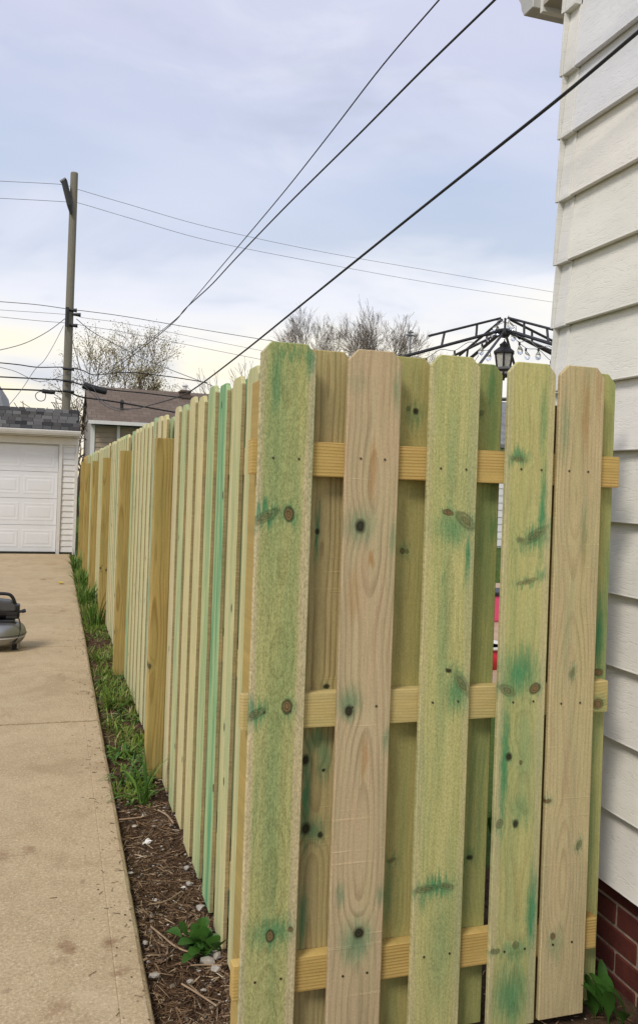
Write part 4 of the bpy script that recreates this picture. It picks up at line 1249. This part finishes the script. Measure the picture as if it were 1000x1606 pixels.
tk = [(0.02, tk[0][1])] + tk[1:-1] + [(0.02, tk[-1][1])]
cpart('tank', MB().lathe([(r * K, z * K) for r, z in tk], 40, (cx, cy, z0)), 'tank_silver', smooth=True)
cpart('weld_band', MB().lathe([(0.2145 * K, 0.128 * K), (0.2195 * K, 0.130 * K), (0.2195 * K, 0.136 * K), (0.2145 * K, 0.138 * K)], 40, (cx, cy, z0)), 'shroud_grey')
for t in (20, 110, 200, 290):
    d = Vector((math.cos(R(t - 40)), math.sin(R(t - 40)), 0))
    f = cpart('foot', MB().tube([Vector((cx, cy, z0 + 0.10)) + d * .135, Vector((cx, cy, z0 + 0.02)) + d * .145, Vector((cx, cy, z0)) + d * .145], [0.02, 0.024, 0.026], 10), 'rubber')
    cpart('foot_bracket', MB().box((-0.022, -0.006, 0.015), (0.022, 0.006, 0.11), Matrix.Translation(Vector((cx, cy, z0)) + d * .178) @ Matrix.Rotation(R(t - 40 + 90), 4, 'Z')), 'tank_silver')
cpart('base_plate', MB().box((cx - .15, cy - .10, z0 + .232), (cx + .13, cy + .10, z0 + .262)), 'motor_black', bevel=0.008)
cpart('motor', MB().tube([(cx - .17, cy, z0 + .325), (cx - .15, cy, z0 + .325), (cx + .10, cy, z0 + .325), (cx + .125, cy, z0 + .325)], [.055, .075, .075, .05], 18), 'motor_black')
cpart('shroud', MB().prism([(cx - .12, z0 + .34), (cx + .135, z0 + .33), (cx + .135, z0 + .37), (cx + .09, z0 + .415), (cx - .02, z0 + .43), (cx - .12, z0 + .425)], 'Y', cy - .085, cy + .085), 'shroud_grey', bevel=0.015, segs=2)
# (prism profile is x,z swept along y)
cpart('handle', MB().tube(smooth_path([(cx - .19, cy, z0 + .40), (cx - .16, cy, z0 + .462), (cx - .05, cy, z0 + .475), (cx + .06, cy, z0 + .470), (cx + .10, cy, z0 + .445), (cx + .125, cy, z0 + .39), (cx + .145, cy, z0 + .34)], 6), 0.0145, 10), 'motor_black', smooth=True)
cpart('cylinder_head', MB().box((cx + .085, cy - .06, z0 + .263), (cx + .165, cy + .05, z0 + .385)), 'motor_black', bevel=0.012, segs=2)
cpart('fins', MB().box((cx + .06, cy - .09, z0 + .275), (cx + .15, cy - .062, z0 + .30)).box((cx + .06, cy - .09, z0 + .305), (cx + .15, cy - .062, z0 + .33)), 'motor_black')
cpart('regulator_knob', MB().tube([(cx + .16, cy - .05, z0 + .325), (cx + .185, cy - .05, z0 + .328), (cx + .187, cy - .05, z0 + .328), (cx + .215, cy - .05, z0 + .335)], [.012, .012, .017, .016], 10), 'motor_black')
cpart('gauge', MB().tube([(cx - .02, cy - .125, z0 + .33), (cx - .02, cy - .10, z0 + .33)], [0.027, 0.027], 16), 'tank_silver')
cpart('hose', MB().tube(smooth_path([(cx + .15, cy - .06, z0 + .30), (cx + .172, cy - .10, z0 + .24), (cx + .175, cy - .125, z0 + .17), (cx + .155, cy - .155, z0 + .11), (cx + .11, cy - .18, z0 + .06)], 6), 0.006, 8), 'rubber', smooth=True)
pts = []
for k in range(20):
    t = R(-140 + k * 6.3)
    pts.append((cx + math.cos(t) * .2235, cy + math.sin(t) * .2235, z0 + .122))
cpart('stripe', MB().tube(pts, 0.0035, 5), 'decal_white')

# ================================================================= trees
plain('bark_grey', (0.15, 0.12, 0.095), 0.95, var=0.25, scale=3)
plain('bark_brown', (0.085, 0.06, 0.042), 0.95, var=0.25, scale=3)
mat_island('young_leaf', [(0.0, (0.22, 0.19, 0.06)), (0.5, (0.31, 0.26, 0.08)), (1.0, (0.36, 0.28, 0.11))], 0.8, 0.35)


def grow(mb_, p, d, L, r, lvl, rg, tips, spread=0.5, up=0.25, kids=(2, 3), minr=0.004):
    n = 3
    pts = [p]; rad = [r]
    q = p.copy(); dd = d.copy()
    for k in range(n):
        dd = (dd + Vector((rg.gauss(0, .10), rg.gauss(0, .10), rg.gauss(0, .07) + up * 0.10))).normalized()
        q = q + dd * (L / n)
        pts.append(q.copy()); rad.append(max(minr, r * (1 - 0.36 * (k + 1) / n)))
    mb_.tube(pts, rad, 8 if lvl > 5 else (5 if lvl > 3 else 3), cap=False)
    if lvl == 0:
        tips.append(q); return
    nk = rg.randint(*kids)
    for k in range(nk + (1 if lvl > 3 else 0)):
        t = rg.uniform(0.45, 1.0) if k else 1.0
        i = min(n - 1, int(t * n)); b = pts[i].lerp(pts[i + 1], t * n - i) if t < 1 else pts[-1]
        az = rg.uniform(0, 2 * math.pi)
        side = dd.orthogonal().normalized()
        side = Matrix.Rotation(az, 3, dd) @ side
        a = rg.uniform(0.5, 1.15) * spread * (0.6 if k == 0 else 1.1)
        nd = (dd * math.cos(a) + side * math.sin(a) + Vector((0, 0, up * 0.35))).normalized()
        grow(mb_, b, nd, L * rg.uniform(0.62, 0.86), max(minr, rad[min(i + 1, n)] * rg.uniform(0.55, 0.78)), lvl - 1, rg, tips, spread, up, kids, minr)


def tree(name, base, h, r, lvl, seed, mat, label, group=None, leaves=0, spread=0.55, trunk=0.28, minr=0.006, up=0.25):
    rg = random.Random(seed)
    root = empty(name, base, label, 'tree', group)
    L0 = h * trunk
    tm = MB()
    b = Vector(base)
    p1 = b + Vector((rg.uniform(-.1, .1), rg.uniform(-.1, .1), L0))
    tm.tube([b - Vector((0, 0, .1)), b.lerp(p1, .15), p1], [r * 1.35, r, r * .85], 10)
    child(part('trunk', tm, mat), root)
    cm = MB(); tips = []
    for k in range(rg.randint(3, 4)):
        az = 2 * math.pi * k / 3.5 + rg.uniform(-.4, .4)
        a = rg.uniform(.18, .62)
        d = Vector((math.cos(az) * math.sin(a), math.sin(az) * math.sin(a), math.cos(a)))
        grow(cm, p1 - Vector((0, 0, .05)), d, h * rg.uniform(.19, .25), r * .6, lvl, rg, tips, spread, up, minr=minr)
    # scale the crown to the wanted height
    zt = sorted(p.z for p in cm.v)[int(len(cm.v) * 0.997)]
    f = (h - L0) / max(.1, zt - p1.z)
    for i, p in enumerate(cm.v):
        cm.v[i] = p1 + (p - p1) * f
    child(link('crown', cm.mesh('crown'), mat), root)
    if leaves:
        lm = MB()
        for tpt in tips:
            c = p1 + (tpt - p1) * f
            for j in range(leaves):
                if rg.random() < .4: continue
                q = c + Vector((rg.gauss(0, .15), rg.gauss(0, .15), rg.gauss(0, .15)))
                u = Vector((rg.gauss(0, 1), rg.gauss(0, 1), rg.gauss(0, 1))).normalized(); w = u.orthogonal().normalized()
                s = rg.uniform(.026, .052)
                i = len(lm.v); lm.v += [q - u * s, q + w * s * .6, q + u * s, q - w * s * .6]; lm.f.append((i, i + 1, i + 2, i + 3))
        lf = child(link('leaves', lm.mesh('leaves'), 'young_leaf'), root)
        lf['kind'] = 'stuff'
    return root


t_ = (2.892, 42.000, 5.497); tt = (3.075, 42.000, 8.966)
tree('budding_tree', (t_[0], 42, -0.06), tt[2], 0.17, 5, 21, 'bark_brown', 'young tree with yellowish buds behind the brown roofed house', None, 20, 0.55, 0.30, 0.009)
t_ = (0.889, 36.000, 3.786); tt = (0.898, 36.000, 5.038)
tree('bare_shrub_tree', (t_[0], 36, -0.06), tt[2], 0.09, 4, 4, 'bark_grey', 'small bare grey tree between the garage and the tan house', None, 0, 0.8, 0.15, 0.009)
for i, (px, py, hh, sd_, lb_) in enumerate((
        (0, 0, 0, 14, 'narrow bare tree, leftmost of the bare tree group above the fence'),
        (0, 0, 0, 27, 'bare tree in the middle of the group above the fence'),
        (0, 0, 0, 3, 'widest bare tree, rightmost of the group above the fence'))):
    P_ = ((13.760, 46.000, 11.150), (16.084, 47.000, 11.585), (17.581, 45.000, 11.577))[i]
    tree('bare_tree', (P_[0], P_[1], -0.06), P_[2], 0.20, 6, sd_, 'bark_grey', lb_, 'bare trees above the fence', 0, (0.30, 0.42, 0.47)[i], (0.66, 0.60, 0.55)[i], 0.0085, 0.15)
P_ = (10.485, 48.000, 8.515)
tree('bare_tree', (P_[0], 48, -0.06), P_[2], 0.15, 4, 33, 'bark_grey', 'thin bare treetop just above the side fence beside the tallest corner board', 'bare trees above the fence', 0, .5, .4, 0.010)
# weathervane-like vent mast by the bare trees
P_ = (12.758, 30.000, 7.324)
mast = empty('roof_mast', (P_[0], 30, -0.06), 'thin grey mast with small cross head beside the bare trees', 'mast')
child(part('pole', MB().tube([(P_[0], 30, -0.06), (P_[0], 30, P_[2])], 0.03, 6), 'cable_grey'), mast)
child(part('head', MB().tube([(P_[0] - .17, 30, P_[2] + .03), (P_[0] + .17, 30, P_[2] + .03)], 0.035, 6).tube([(P_[0] - .11, 30, P_[2] + .14), (P_[0] + .12, 30, P_[2] + .15)], 0.035, 6).tube([(P_[0], 30, P_[2] - .02), (P_[0], 30, P_[2] + .22)], 0.03, 6), 'cable_grey'), mast)

# ================================================================= litter, mulch, grass, plants
mat_island('mulch', [(0.0, (0.035, 0.02, 0.012)), (0.35, (0.09, 0.05, 0.028)), (0.62, (0.16, 0.095, 0.052)), (0.85, (0.26, 0.17, 0.10)), (0.97, (0.42, 0.31, 0.20)), (1.0, (0.55, 0.47, 0.36))], 0.9)
mat_island('pebble', [(0.0, (0.10, 0.08, 0.065)), (0.5, (0.22, 0.18, 0.14)), (0.85, (0.40, 0.36, 0.31)), (1.0, (0.66, 0.63, 0.58))], 0.85)
mat_island('grass_blade', [(0.0, (0.085, 0.15, 0.02)), (0.5, (0.16, 0.245, 0.032)), (0.78, (0.25, 0.33, 0.06)), (0.9, (0.40, 0.36, 0.15)), (1.0, (0.46, 0.37, 0.19))], 0.6, 0.25)
mat_island('iris_blade', [(0.0, (0.05, 0.125, 0.025)), (0.6, (0.115, 0.23, 0.04)), (1.0, (0.24, 0.35, 0.075))], 0.45, 0.2)
mat_island('broad_leaf', [(0.0, (0.022, 0.075, 0.012)), (0.6, (0.05, 0.135, 0.022)), (1.0, (0.12, 0.23, 0.045))], 0.45, 0.2)
plain('stone_white', (0.36, 0.33, 0.29), 0.9, var=0.3, scale=30, bump=0.5, bscale=120)
plain('paper_white', (0.75, 0.73, 0.70), 0.8, var=0.05)
plain('stick', (0.30, 0.21, 0.13), 0.9, var=0.3, scale=30)


def in_bed(x, y):
    if y < 2.72 and x > 1.68: return False
    return True


mb_ = MB()
rg = random.Random(3)
regions = [((0.325, 0.62), (1.75, 3.3), 5200), ((0.325, 0.58), (3.3, 4.4), 1700), ((0.62, 1.68), (1.4, 4.5), 2600), ((0.33, 0.56), (4.4, 9.0), 1800)]
for (xa, xb), (ya, yb), n in regions:
    for _ in range(n):
        x_ = rg.uniform(xa, xb); y_ = rg.uniform(ya, yb)
        if not in_bed(x_, y_): continue
        L_ = min(0.09, rg.lognormvariate(-4.2, 0.6)); w_ = rg.uniform(.0009, .0026)
        a = rg.uniform(0, 2 * math.pi)
        z_ = soil_z(x_, y_) + rg.uniform(0.001, 0.008)
        d = Vector((math.cos(a), math.sin(a), rg.gauss(0, .16))) * L_
        c = Vector((x_, y_, z_))
        bnd = Vector((rg.gauss(0, .2), rg.gauss(0, .2), rg.uniform(-.05, .2))) * L_ * .4
        mb_.tube([c - d, c + bnd, c + d], [w_ * .7, w_, w_ * .5], 3, cap=False)
o = link('mulch', mb_.mesh('mulch'), 'mulch'); tag(o, 'scattered wood mulch and dry stems on the soil along the fence', 'mulch', kind='stuff')


def pebble(mb_, c, s, rg):
    i = len(mb_.v)
    sc = Vector((rg.uniform(.7, 1.3), rg.uniform(.7, 1.3), rg.uniform(.4, .8))) * s
    vs = [(0, 0, 1), (1, 0, .2), (.3, .95, .15), (-.8, .6, .2), (-.8, -.6, .25), (.3, -.95, .15), (0, 0, -1)]
    rot = Matrix.Rotation(rg.uniform(0, 6.28), 3, 'Z')
    for v in vs:
        p = rot @ Vector((v[0] * sc.x, v[1] * sc.y, v[2] * sc.z)) * rg.uniform(.85, 1.15)
        mb_.v.append(c + p)
    for k in range(5):
        k2 = 1 + (k + 1) % 5
        mb_.f += [(i, i + 1 + k, i + k2), (i + 6, i + k2, i + 1 + k)]


mb_ = MB()
for _ in range(2300):
    x_ = rg.uniform(.325, 1.66); y_ = rg.uniform(1.6, 4.6)
    if rg.random() < .5: x_ = rg.uniform(.325, .6)
    if not in_bed(x_, y_): continue
    pebble(mb_, Vector((x_, y_, soil_z(x_, y_) + .001)), min(.014, rg.lognormvariate(-5.6, .6)), rg)
o = link('soil_crumbs', mb_.mesh('soil_crumbs'), 'pebble'); tag(o, 'small stones and soil crumbs scattered over the bed', 'gravel', kind='stuff')


def lump(name, c, s, seed, mat, label, group=None, cat='stone'):
    bm = bmesh.new()
    bmesh.ops.create_icosphere(bm, subdivisions=1, radius=1)
    for v in bm.verts:
        n_ = 1 + .5 * mnoise.noise(v.co * 1.3 + Vector((seed, 0, 0))) + .35 * mnoise.noise(v.co * 4 + Vector((seed, 3, 0)))
        v.co = Vector((v.co.x * s[0], v.co.y * s[1], v.co.z * s[2])) * n_
    me = bpy.data.meshes.new(name); bm.to_mesh(me); bm.free()
    o = link(name, me, mat, None, c)
    return tag(o, label, cat, group)


lump('stone', (0.513, 2.662, 0.012), (0.026, 0.018, 0.012), 0.0, 'stone_white', 'pale jagged rubble stone beside the round leaved weed', 'pale stones in the soil bed')
lump('stone', (0.545, 2.690, 0.012), (0.018, 0.02, 0.014), 3.3, 'stone_white', 'pale rubble stone wedged against the fence bottom', 'pale stones in the soil bed')
lump('stone', (0.533, 2.614, 0.012), (0.018, 0.012, 0.01), 6.6, 'stone_white', 'small white stone beside the corner post foot', 'pale stones in the soil bed')
lump('stone', (0.344, 2.632, 0.004), (0.017, 0.01, 0.008), 9.899999999999999, 'stone_white', 'flat white stone chip at the driveway edge', 'pale stones in the soil bed')
lump('stone', (0.334, 2.828, 0.004), (0.009, 0.009, 0.008), 13.2, 'stone_white', 'small round white pebble at the driveway edge', 'pale stones in the soil bed')
lump('stone', (0.531, 3.187, 0.012), (0.014, 0.012, 0.01), 16.5, 'stone_white', 'white pebble against the side fence boards', 'pale stones in the soil bed')
lump('stone', (0.544, 3.319, 0.012), (0.012, 0.01, 0.009), 19.799999999999997, 'stone_white', 'upper white pebble against the side fence boards', 'pale stones in the soil bed')
lump('stone', (0.545, 3.001, 0.012), (0.016, 0.012, 0.01), 23.099999999999998, 'stone_white', 'pale pebble by the fence just above the round leaved weed', 'pale stones in the soil bed')
lump('stone', (0.444, 2.577, 0.004), (0.013, 0.007, 0.006), 26.4, 'stone_white', 'small white chip in the mulch near the picture bottom', 'pale stones in the soil bed')
lump('stone', (0.470, 3.537, 0.012), (0.006, 0.006, 0.004), 29.7, 'stone_white', 'tiny white fleck on soil right of the paper scrap', 'pale stones in the soil bed')

# dry sticks
tag(part('stick', MB().tube(smooth_path([(0.361, 2.909, 0.012), (0.392, 2.840, 0.012), (0.419, 2.777, 0.012), (0.451, 2.734, 0.012), (0.503, 2.699, 0.012)], 4), 0.0032, 5), 'stick'), 'long pale dry stem lying across the mulch toward the weed', 'stick', 'dry sticks on the soil')
tag(part('stick', MB().tube(smooth_path([(0.369, 3.064, 0.012), (0.431, 3.073, 0.012), (0.498, 3.136, 0.012)], 4), 0.0026, 5), 'stick'), 'pale straight stick lying on the mulch', 'stick', 'dry sticks on the soil')
tag(part('stick', MB().tube(smooth_path([(0.501, 3.929, 0.012), (0.534, 3.861, 0.012), (0.550, 3.766, 0.012)], 4), 0.004, 5), 'stick'), 'brown stick beside the iris clump at the fence', 'stick', 'dry sticks on the soil')
tag(part('stick', MB().tube(smooth_path([(0.322, 3.855, 0.012), (0.372, 3.858, 0.012), (0.420, 3.863, 0.012)], 4), 0.004, 5), 'stick'), 'short weathered stick on soil below the iris clump', 'stick', 'dry sticks on the soil')
tag(part('stick', MB().tube(smooth_path([(0.298, 2.700, 0.012), (0.329, 2.718, 0.012)], 4), 0.004, 5), 'stick'), 'dark twig poking over the driveway edge', 'stick', 'dry sticks on the soil')
tag(part('stick', MB().tube(smooth_path([(0.415, 2.556, 0.012), (0.454, 2.497, 0.012), (0.498, 2.423, 0.012)], 4), 0.003, 5), 'stick'), 'dark twig lying near the bottom of the bed', 'stick', 'dry sticks on the soil')
tag(part('stick', MB().tube(smooth_path([(0.454, 2.648, 0.012), (0.507, 2.638, 0.012), (0.550, 2.623, 0.012)], 4), 0.003, 5), 'stick'), 'dark twig pointing at the corner post foot', 'stick', 'dry sticks on the soil')
# scrap of paper
P_ = (0.418, 3.639, 0.000)
mb_ = MB()
for j in range(4):
    for i in range(4):
        mb_.v.append(Vector((P_[0] + (i - 1.5) * .012 + (.006 if j % 2 else 0), P_[1] + (j - 1.5) * .017, soil_z(P_[0], P_[1]) + .012 + .007 * math.sin(i * 2.1 + j * 1.3))))
for j in range(3):
    for i in range(3):
        if (i, j) in ((0, 2), (2, 0)): continue
        a = j * 4 + i; mb_.f.append((a, a + 1, a + 5, a + 4))
tag(link('paper_scrap', mb_.mesh('paper_scrap'), 'paper_white'), 'white scrap of paper lying on the bare soil', 'scrap')
# dandelion petal on the drive
P_ = (0.115, 12.246, 0.032)
plain('yellow_petal', (0.75, 0.58, 0.02), 0.6, var=0.05)
fl = empty('yellow_flower', P_, 'small yellow flower lying on the driveway', 'flower')
mb_ = MB()
for k in range(14):
    t = 2 * math.pi * k / 14; r_ = .045
    d = Vector((math.cos(t), math.sin(t), 0)); e_ = Vector((-d.y, d.x, 0)) * .010
    c = Vector(P_) + Vector((0, 0, .01))
    i = len(mb_.v); mb_.v += [c, c + d * r_ * .6 + e_ + Vector((0, 0, .012)), c + d * r_ + Vector((0, 0, .02)), c + d * r_ * .6 - e_ + Vector((0, 0, .012))]; mb_.f.append((i, i + 1, i + 2, i + 3))
child(link('petals', mb_.mesh('petals'), 'yellow_petal'), fl)
child(part('stem', MB().tube([Vector(P_) + Vector((0, 0, .01)), Vector(P_) + Vector((.05, .03, .004))], .003, 5), 'yellow_petal'), fl)


def blade(mb_, b, az, lean, L, w, rg, seg=4, curl=1.0):
    d = Vector((math.cos(az), math.sin(az), 0))
    s = Vector((-d.y, d.x, 0))
    i = len(mb_.v)
    for k in range(seg + 1):
        t = k / seg
        a = lean * (0.35 + curl * t)
        p = b + d * (math.sin(min(a, 2.2)) * L * t) + Vector((0, 0, math.cos(min(a, 1.9)) * L * t))
        ww = w * (1 - t ** 2.2) * (0.75 + .5 * t if t < .5 else 1)
        if k == seg:
            mb_.v.append(p)
        else:
            mb_.v += [p - s * ww / 2 + d * 0.0, p + s * ww / 2]
    for k in range(seg - 1):
        a = i + 2 * k
        mb_.f.append((a, a + 1, a + 3, a + 2))
    a = i + 2 * (seg - 1)
    mb_.f.append((a, a + 1, a + 2))


def clump(name, c, n, spread, L, w, lean, mat, label, cat, seed, group=None, seg=5):
    rg = random.Random(seed)
    root = empty(name, c, label, cat, group)
    mb_ = MB()
    for _ in range(n):
        r_ = spread * math.sqrt(rg.random()); t = rg.uniform(0, 6.28)
        b = Vector(c) + Vector((r_ * math.cos(t), r_ * math.sin(t), -.005))
        if b.x < 0.325: b.x = 0.325 + rg.random() * .02
        if b.x > 0.56 and b.x < 0.62: b.x = 0.55
        blade(mb_, b, t + rg.gauss(0, .7), rg.uniform(*lean), L * rg.uniform(.55, 1.1), w * rg.uniform(.7, 1.2), rg, seg)
    child(link('blades', mb_.mesh('blades', True), mat), root)['kind'] = 'stuff'
    return root


# low grass along the strip: thick beyond the near bare soil
mb_ = MB()
rg = random.Random(17)
for _ in range(10000):
    y_ = 4.15 + 12.6 * rg.random() ** 1.6
    x_ = rg.uniform(.318, .56)
    dens = mnoise.noise((x_ * 6, y_ * 2.3, 5)) * 2.2 + mnoise.noise((x_ * 14, y_ * 8, 1)) * 1.2 + (-0.3 if y_ < 5 else -.22)
    if 4.9 < y_ < 5.5 or 6.4 < y_ < 6.9 or 7.6 < y_ < 8.3: dens -= .22
    if y_ > 9: dens += .35
    if rg.random() > max(0.02, .5 + dens): continue
    hgt = rg.uniform(.03, .11) * (1.0 if y_ < 9 else 1.5)
    az = rg.uniform(0, 6.28)
    if x_ < .345 and rg.random() < .6: az = math.pi + rg.gauss(0, .6)
    blade(mb_, Vector((x_, y_, soil_z(x_, y_) - .004)), az, rg.uniform(.2, 1.2), hgt, rg.uniform(.004, .011), rg, 3)
o = link('grass', mb_.mesh('grass'), 'grass_blade'); tag(o, 'ragged grass and weeds along the driveway edge', 'grass', kind='stuff')
mb_ = MB()
for _ in range(7000):
    x_ = rg.uniform(1.5, 8.5); y_ = rg.uniform(12.7, 20.5)
    blade(mb_, Vector((x_, y_, -.06)), rg.uniform(0, 6.28), rg.uniform(.1, .8), rg.uniform(.05, .10), .012, rg, 2)
o = link('lawn_grass', mb_.mesh('lawn_grass'), 'grass_blade'); tag(o, 'lawn grass in the yard behind the fence', 'grass', kind='stuff')

clump('iris_clump', (0.441, 4.075, -0.005), 14, 0.03, 0.3, 0.017, (0.15, 1.1), 'iris_blade', 'long bladed iris clump at the foot of the nearest driveway post', 'plant', 40, 'plants along the driveway strip')
clump('iris_clump', (0.405, 4.372, -0.005), 26, 0.05, 0.17, 0.014, (0.3, 1.2), 'iris_blade', 'light green bladed weed at the driveway edge before the iris clump', 'plant', 41, 'plants along the driveway strip')
clump('grass_tuft', (0.450, 5.864, -0.005), 150, 0.09, 0.16, 0.006, (0.2, 1.1), 'grass_blade', 'dense grass tuft beside the second driveway post', 'grass tuft', 42, 'plants along the driveway strip')
clump('grass_tuft', (0.422, 4.834, -0.005), 50, 0.06, 0.1, 0.007, (0.3, 1.2), 'grass_blade', 'low weed tuft left of the nearest driveway post', 'grass tuft', 43, 'plants along the driveway strip')
clump('daffodil_clump', (0.447, 9.058, -0.005), 46, 0.08, 0.38, 0.016, (0.1, 0.55), 'iris_blade', 'upright dark green daffodil leaf clump in front of the third post', 'plant', 44, 'plants along the driveway strip')
clump('daffodil_clump', (0.412, 10.671, -0.005), 60, 0.11, 0.34, 0.016, (0.1, 0.8), 'iris_blade', 'spreading bulb leaf clump overhanging the drive by the yellow flower', 'plant', 45, 'plants along the driveway strip')
clump('daffodil_clump', (0.400, 12.357, -0.005), 60, 0.12, 0.36, 0.017, (0.1, 0.8), 'iris_blade', 'leafy bulb clump second from the garage along the drive', 'plant', 46, 'plants along the driveway strip')
clump('daffodil_clump', (0.399, 14.466, -0.005), 60, 0.14, 0.36, 0.018, (0.1, 0.8), 'iris_blade', 'bulb leaf clump nearest the garage corner', 'plant', 47, 'plants along the driveway strip')
clump('grass_tuft', (0.423, 7.317, -0.005), 70, 0.08, 0.1, 0.006, (0.3, 1.2), 'grass_blade', 'low grass tuft below the daffodil leaf clump', 'grass tuft', 48, 'plants along the driveway strip')


def leaf(mb_, b, az, lean, L, w, stem=.4, fold=.15, seg=6):
    """an oval leaf on a stalk, arching outward"""
    d = Vector((math.cos(az), math.sin(az), 0)); s = Vector((-d.y, d.x, 0))
    i = len(mb_.v)
    for k in range(seg + 1):
        t = k / seg
        a = lean * (.5 + 1.0 * t)
        p = b + d * (math.sin(a) * L * t) + Vector((0, 0, math.cos(a) * L * t))
        if t < stem: ww = .004
        else:
            u = (t - stem) / (1 - stem); ww = max(.002, w * math.sin(math.pi * (u * .93 + .04)) ** .7)
        upf = Vector((0, 0, ww * fold))
        mb_.v += [p - s * ww / 2 + upf, p, p + s * ww / 2 + upf]
    for k in range(seg):
        a = i + 3 * k
        mb_.f += [(a, a + 1, a + 4, a + 3), (a + 1, a + 2, a + 5, a + 4)]


def leafy(name, c, n, L, w, lean, label, seed, keepx=None, stem=.4, spread=.03):
    rg = random.Random(seed)
    root = empty(name, c, label, 'plant')
    for k in range(n):
        mb_ = MB()
        az = 2 * math.pi * k / n * 2.4 + rg.gauss(0, .3)
        if keepx == 'left' and math.cos(az) > 0.3: az = math.pi - az
        b = Vector(c) + Vector((rg.uniform(-spread, spread), rg.uniform(-spread, spread), -.004))
        leaf(mb_, b, az, rg.uniform(*lean), L * rg.uniform(.6, 1.1), w * rg.uniform(.7, 1.15), stem, rg.uniform(.05, .35), 9)
        child(link('leaf', mb_.mesh('leaf', True), 'broad_leaf'), root)
    return root


P_ = (0.518, 2.737, 0.010)
leafy('leafy_weed', (min(P_[0], .53), P_[1], soil_z(*P_[:2])), 30, .105, .050, (.10, .85), 'round leaved green weed growing against the fence bottom', 3, 'left', .58, .035)
P_ = (1.620, 2.109, -0.021)
leafy('hosta', (1.60, P_[1], soil_z(1.60, P_[1])), 11, .15, .045, (.1, .7), 'broad leaved green plant beside the brick base of the house', 9, 'left', .25, .05)
P_ = (1.865, 3.300, 0.197)
leafy('yard_plant', (P_[0], 3.3, soil_z(P_[0], 3.3)), 18, .30, .05, (.1, .7), 'leafy plant behind the fence, seen through the narrow gap', 12, None, .25, .08)

mb_ = MB()
rg = random.Random(77)
for _ in range(95):
    y_ = rg.choice((rg.uniform(4.05, 5.0), rg.uniform(5.0, 7.0), rg.uniform(4.2, 9.0))); x_ = rg.uniform(.33, .54)
    for k in range(rg.randint(4, 9)):
        leaf(mb_, Vector((x_ + rg.gauss(0, .012), y_ + rg.gauss(0, .015), soil_z(x_, y_) - .003)), rg.uniform(0, 6.28), rg.uniform(.4, 1.3), rg.uniform(.03, .085), rg.uniform(.008, .022), rg.uniform(.1, .4), .25, 5)
o = link('low_weeds', mb_.mesh('low_weeds', True), 'iris_blade'); tag(o, 'small broad leaved weeds mixed through the grass strip', 'weeds', kind='stuff')
mb_ = MB()
for _ in range(420):
    x_ = .318 - rg.expovariate(1 / .045); y_ = rg.uniform(1.9, 9.0)
    a = rg.uniform(0, 6.28); L_ = rg.uniform(.003, .016)
    c = Vector((x_, y_, .0325)); d = Vector((math.cos(a), math.sin(a), 0)) * L_
    if x_ > .305: continue
    if rg.random() < .5: pebble(mb_, c, rg.uniform(.0012, .004), rg)
    else: mb_.tube([c - d, c + d], .0011, 3, cap=False)
o = link('drive_litter', mb_.mesh('drive_litter'), 'mulch'); tag(o, 'soil crumbs and bits of stem spilled on the driveway edge', 'litter', kind='stuff')
